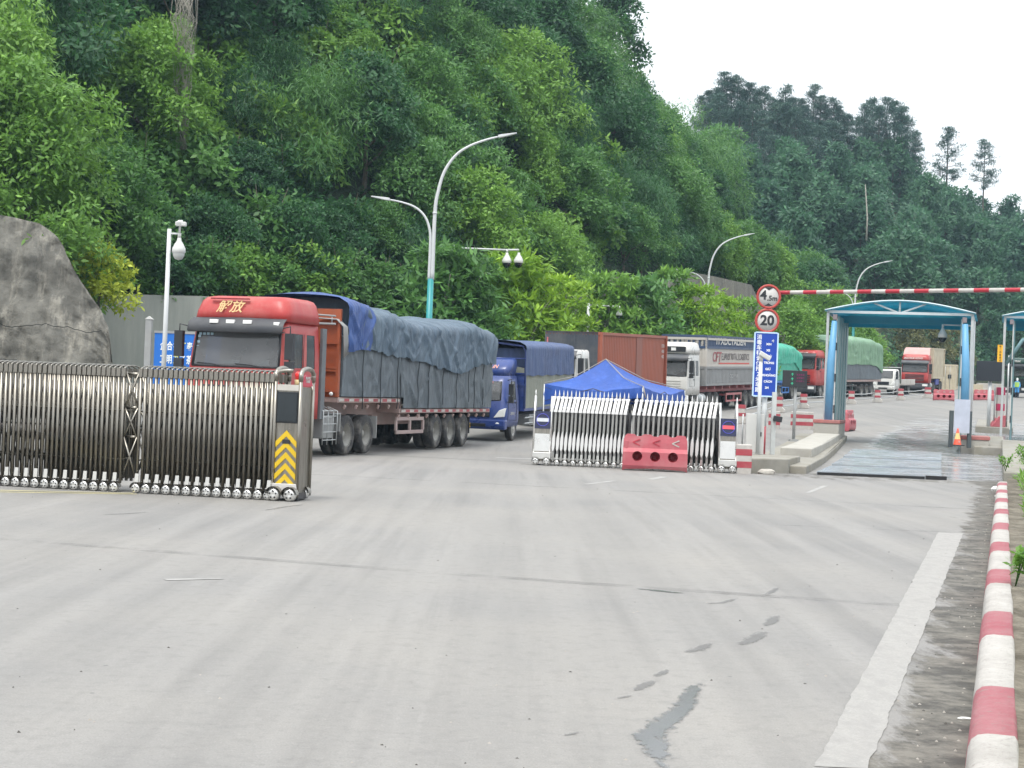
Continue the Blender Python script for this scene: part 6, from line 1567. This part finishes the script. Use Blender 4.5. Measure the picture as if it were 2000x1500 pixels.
def cam_pole(px, py_base, Y, py_top, arm_px, label, rad=.07, s=1.0, bullet=False, arm_dz=-.12, zb=None):
    a = at(px, py_top, Y); base = Vector((a.x - (a.z) * .0, Y, gz(Y) if zb is None else zb)); r = empty('camera_pole', base, 0, label, 'camera pole'); H = a.z - base.z; L = arm_px / FPX * Y
    MB().tube([(0, 0, -.1), (0, 0, H)], [rad * 1.1, rad * .9], 10).build('pole', POLEW, r); MB().tube([(0, 0, H + arm_dz), (L, 0, H + arm_dz)], rad * .42, 8).build('arm', POLEW, r)
    dome(r, L, H + arm_dz - .35 * s, s)
    MB().tube([(L, 0, H + arm_dz + .02), (L, 0, H + arm_dz - .12)], .04 * s, 8).build('bracket', DOME, r)
    if bullet:
        MB().box((L, -.05, H + arm_dz + .3), (.14, .32, .13), 0, Matrix.Rotation(.25, 3, 'X')).box((L + .05, -.1, H + arm_dz + .27), (.3, .16, .12)).build('bullet_camera', DOME, r, bevel=.02); MB().tube([(L, 0, H + arm_dz), (L, 0, H + arm_dz + .28)], .03, 6).build('bracket', DOME, r)
    return r
cam_pole(331, 760, 46, 447, 20, 'white camera pole with dome and bullet camera left of the red cab', .066, 1.25, True, -.13)
cam_pole(1150, 760, 93, 592, 60, 'white camera pole with a long arm above the charcoal container', .1, 1.2, False, -.12)
cam_pole(886, 700, 80, 478, 105, 'camera arm with twin domes reaching out of the roadside trees', .1, 1.5, False, -.15)
r = bpy.data.objects['camera_pole.002']; dome(r, 128 / FPX * 80, (at(886, 478, 80).z - gz(80)) - .15 - .5, 1.5); MB().tube([(105 / FPX * 80, 0, (at(886, 478, 80).z - gz(80)) - .15), (128 / FPX * 80, 0, (at(886, 478, 80).z - gz(80)) - .12)], .05, 6).build('arm', POLEW, r)
cam_pole(1902, 830, 63, 628, -60, 'galvanised camera pole with left facing dome beside the right gantry column', .07, 1.15, False, -.17, zb=.6)
b = at(1891, 728, 62); tag(MB().b2(-.16, .16, -.12, .12, -.2, .2).build('control_box', mat('box_grey', (.25, .27, .29), .5), bevel=.01, loc=(b.x, 62.2, b.z)), 'small grey control box on the camera pole by the right gantry column', 'box')
def cam_stand():
    Y = 45.2; b = at(1482, 815, Y); c = at(1484, 700, Y); r = empty('camera_stand', (b.x, Y, .4), 0, 'short white pole with a bullet camera in front of the blue board', 'camera pole')
    MB().tube([(0, 0, 0), (0, 0, c.z - .4)], .052, 10).build('pole', POLEW, r)
    h = MB(); h.T = Matrix.Translation((.07, -.05, c.z - .32)) @ Matrix.Rotation(.5, 4, 'Y'); h.b2(-.14, .2, -.07, .07, -.06, .07); h.build('bullet_camera', DOME, r, bevel=.02); MB().lathe([(-.08, .001), (-.08, .05), (.1, .07), (.1, .001)], 12, 'Z', (0, 0, c.z - .42)).build('bracket', DOME, r)
cam_stand()
def cabinet():
    Y = 45.6; b = at(1472, 894, Y); r = empty('control_cabinet', (b.x, Y, .38), -.1, 'white metal control cabinet left of the sign post', 'cabinet')
    MB().b2(-.25, .25, -.2, .25, 0, 1.12).build('body', WHITE, r, bevel=.01); MB().b2(-.22, .22, -.206, -.2, .05, 1.05).build('door', WHITE, r); MB().b2(.15, .18, -.225, -.206, .5, .62).build('handle', BLACKP, r)
    MB().tube([(-.33, .1, .1), (-.33, .1, 1.1)], .02, 6).build('conduit', GALV, r)
cabinet()
def sensor_post():
    Y = 46.0; b = at(1508, 890, Y); r = empty('sensor_post', (b.x, Y, .38), 0, 'grey square post with black sensor right of the sign post', 'post')
    MB().b2(-.06, .06, -.06, .06, -.1, 1.75).build('post', mat('post_grey', (.5, .52, .51), .5), r); MB().box((.1, -.08, 1.0), (.24, .2, .16), 0, Matrix.Rotation(.15, 3, 'Y')).build('sensor', BLACKP, r, bevel=.02)
sensor_post()

# ------------------------------------------------------------------ concrete posts, rails and striped blocks
def striped_block(px, py, Y, w, h, d, label, zb=None, rz=0):
    b = at(px, py, Y); z = gz(Y) if zb is None else zb; r = empty('striped_block', (b.x, Y, z), rz, label, 'concrete barrier', 'red and white striped concrete blocks')
    MB().b2(-w / 2, w / 2, -d / 2, d / 2, -.05, h).build('body', STRW, r, bevel=.025)
    s = MB()
    for z0, z1 in ((.2, .42), (.62, .84)): s.b2(-w / 2 - .004, w / 2 + .004, -d / 2 - .004, d / 2 + .004, h * z0, h * z1)
    s.build('stripe', STRR, r)
striped_block(1450, 920, 41.4, .40, .74, .4, 'red and white striped block at the end of the right spiked gate', rz=-.03)
striped_block(1566, 833, 74, 1.0, .78, .35, 'wide striped concrete block behind the grey signal pole', rz=-.2)
striped_block(1512, 831, 73.5, .5, .78, .35, 'striped concrete block behind the sensor post', rz=-.2)
POSTS = [(1449, 77, 'with dark foot nearest the right spiked gate'), (1522, 92, 'second from the right spiked gate'), (1570, 100, 'left of the blue gantry leg'), (1663, 112, 'leftmost seen through the gantry'), (1714, 118, 'second seen through the gantry'), (1759, 126, 'third seen through the gantry'), (1812, 135, 'beside the distant red barrier')]
pts = []
for i, (px, Y, lab) in enumerate(POSTS):
    b = at(px, 780, Y); big = 1.0 if i < 6 else 1.35; pts.append(Vector((b.x, Y, gz(Y))))
    r = empty('guard_post', (b.x, Y, gz(Y)), -.3, 'small red and white concrete guard post ' + lab, 'guard post', 'concrete guard posts along the lane')
    m = MB(); m.prism([(-.34 * big, 0), (.34 * big, 0), (.34 * big, .16), (.2 * big, .3), (.17 * big, .88), (-.17 * big, .88), (-.2 * big, .3), (-.34 * big, .16)], -.2, .2, 'Y'); m.build('body', STRW, r, bevel=.02)
    s = MB(); s.b2(-.19 * big, .19 * big, -.206, .206, .7, .886); s.b2(-.2 * big, .2 * big, -.206, .206, .34, .5); s.build('stripe', STRR, r, bevel=.01)
labs = ['between the first two posts', 'left of the second gantry post', 'behind the blue gantry leg', 'between the posts seen through the gantry', 'in front of the small white truck', 'in front of the red box truck']
for a, b, lb in zip(pts, pts[1:], labs):
    m = MB()
    for z in (.36, .68): m.tube([a + Vector((.2, .0, z)), a.lerp(b, .5) + Vector((0, 0, z - .05)), b + Vector((-.2, 0, z))], .035, 6)
    o = Vector(a); m.v = [(x - o.x, y - o.y, z - o.z) for x, y, z in m.v]; tag(m.build('guard_rail', GALV, loc=a), 'pair of pipe rails on the guard posts ' + lb, 'guard rail', 'pipe rails between the guard posts')
# small litter
TR = mat('litter_white', (.72, .72, .7), .7, 0, .1); ST = mat('broken_stone', (.42, .4, .36), .9, 0, .2, 4)
def lump(name, px, py, r, m, label, cat, grp=None, sq=(1, 1, .6), seed=1):
    x, y = gp(px, py); mb = MB(); rows = []
    for i in range(7):
        a = PI * i / 6; rows.append([(math.sin(a) * math.cos(2 * PI * k / 10), math.sin(a) * math.sin(2 * PI * k / 10), math.cos(a)) for k in range(10)])
    rows = [[(p[0] * r * sq[0] * (1 + .4 * nz(p[0] * 2, p[1] * 2, p[2] * 2 + seed)), p[1] * r * sq[1] * (1 + .4 * nz(p[1] * 2, p[2] * 2, p[0] + seed)), p[2] * r * sq[2] * (1 + .35 * nz(p[2] * 3, p[0] * 2, seed))) for p in q] for q in rows]
    mb.grid(rows, closed=True, smooth=False); tag(mb.build(name, m, loc=(x, y, gz(y) + r * sq[2] * .55)), label, cat, grp)
lump('litter_bag', 1945, 958, .11, TR, 'white plastic bag lying beyond the kerb end', 'litter', seed=3)
lump('litter_scrap', 1948, 971, .06, TR, 'white litter scrap just nearer than the bag', 'litter', seed=5); lump('litter_scrap', 1958, 979, .035, TR, 'tiny white scrap against the kerb', 'litter', seed=7, sq=(1.4, .7, .4)); lump('litter_scrap', 1950, 988, .045, TR, 'flat white litter scrap in the gutter', 'litter', seed=8, sq=(1.5, .7, .3))
lump('litter_scrap', 1885, 1405, .03, TR, 'small white scrap in the dirty gutter near the camera', 'litter', seed=9, sq=(1.5, .5, .3))
lump('stone', 1497, 926, .14, ST, 'broken concrete lump before the sign footing', 'stone', seed=11, sq=(1.7, .9, .6)); lump('stone', 1522, 918, .09, ST, 'smaller concrete lump right of the broken one', 'stone', seed=12, sq=(1.2, .9, .6))
lump('brick', 1982, 952, .1, mat('brick_pink', (.5, .3, .25), .9, 0, .2), 'pinkish broken brick at the verge slab', 'stone', seed=13, sq=(1.5, .8, .6))

# ------------------------------------------------------------------ person in blue protective suit
def person():
    J = [(0, 0, .95), (0, .0, 1.15), (0, .01, 1.4), (0, .02, 1.5), (0, .04, 1.62), (0, .03, 1.74), (-.2, 0, 1.38), (-.25, .04, 1.1), (-.22, .16, .9), (.2, 0, 1.38), (.26, .02, 1.1), (.24, .12, .88), (-.1, 0, .9), (.1, 0, .9), (-.12, .04, .5), (.11, -.02, .5), (-.12, -.02, .1), (.11, -.06, .1), (-.13, .14, .05), (.12, .1, .05)]
    E_ = [(0, 1), (1, 2), (2, 3), (3, 4), (4, 5), (2, 6), (6, 7), (7, 8), (2, 9), (9, 10), (10, 11), (0, 12), (0, 13), (12, 14), (13, 15), (14, 16), (15, 17), (16, 18), (17, 19)]
    Rr = [.17, .17, .17, .07, .1, .09, .085, .065, .045, .085, .065, .045, .12, .12, .09, .09, .065, .065, .05, .05]
    b = at(1986, 770, 148); r = empty('person', (b.x, 148, gz(148)), PI - .5, 'person in blue protective suit and yellow green vest before the green truck', 'person')
    skin_body('body', J, E_, Rr, [mat('suit_blue', (.06, .28, .6), .7), mat('hood_pale', (.6, .66, .68), .7), mat('trousers_dark', (.03, .04, .06), .8)], r, lambda c: 1 if c.z > 1.52 else 2 if c.z < .5 else 0)
    v = [[(x * 1.28 * .185 * (1 + .0), y * 1.25 * .15 + .01, z) for x, y in [(math.cos(2 * PI * k / 14), math.sin(2 * PI * k / 14)) for k in range(15)]] for z in (.98, 1.15, 1.32, 1.42)]
    MB().grid(v).build('vest', mat('vest_yellow_green', (.35, .55, .12), .7), r); MB().lathe([(1.62, .105), (1.74, .1), (1.8, .06), (1.82, .001)], 14, 'Z').build('white_cap', WHITE, r)
person()
# ------------------------------------------------------------------ the hazy air of the valley
def haze():
    m = NT('valley_haze'); m.t.nodes.remove(m.p)
    v = m.n('VolumePrincipled'); v.inputs['Color'].default_value = (.58, .82, 1.0, 1); v.inputs['Density'].default_value = HAZE; v.inputs['Anisotropy'].default_value = .2
    m.t.links.new(v.outputs[0], m.out.inputs['Volume'])
    tag(MB().b2(-480, 480, -80, 720, -20, 130).build('haze', m.mat), kind='stuff')
HAZE = .0003
if HAZE: haze()
bpy.context.view_layer.update()
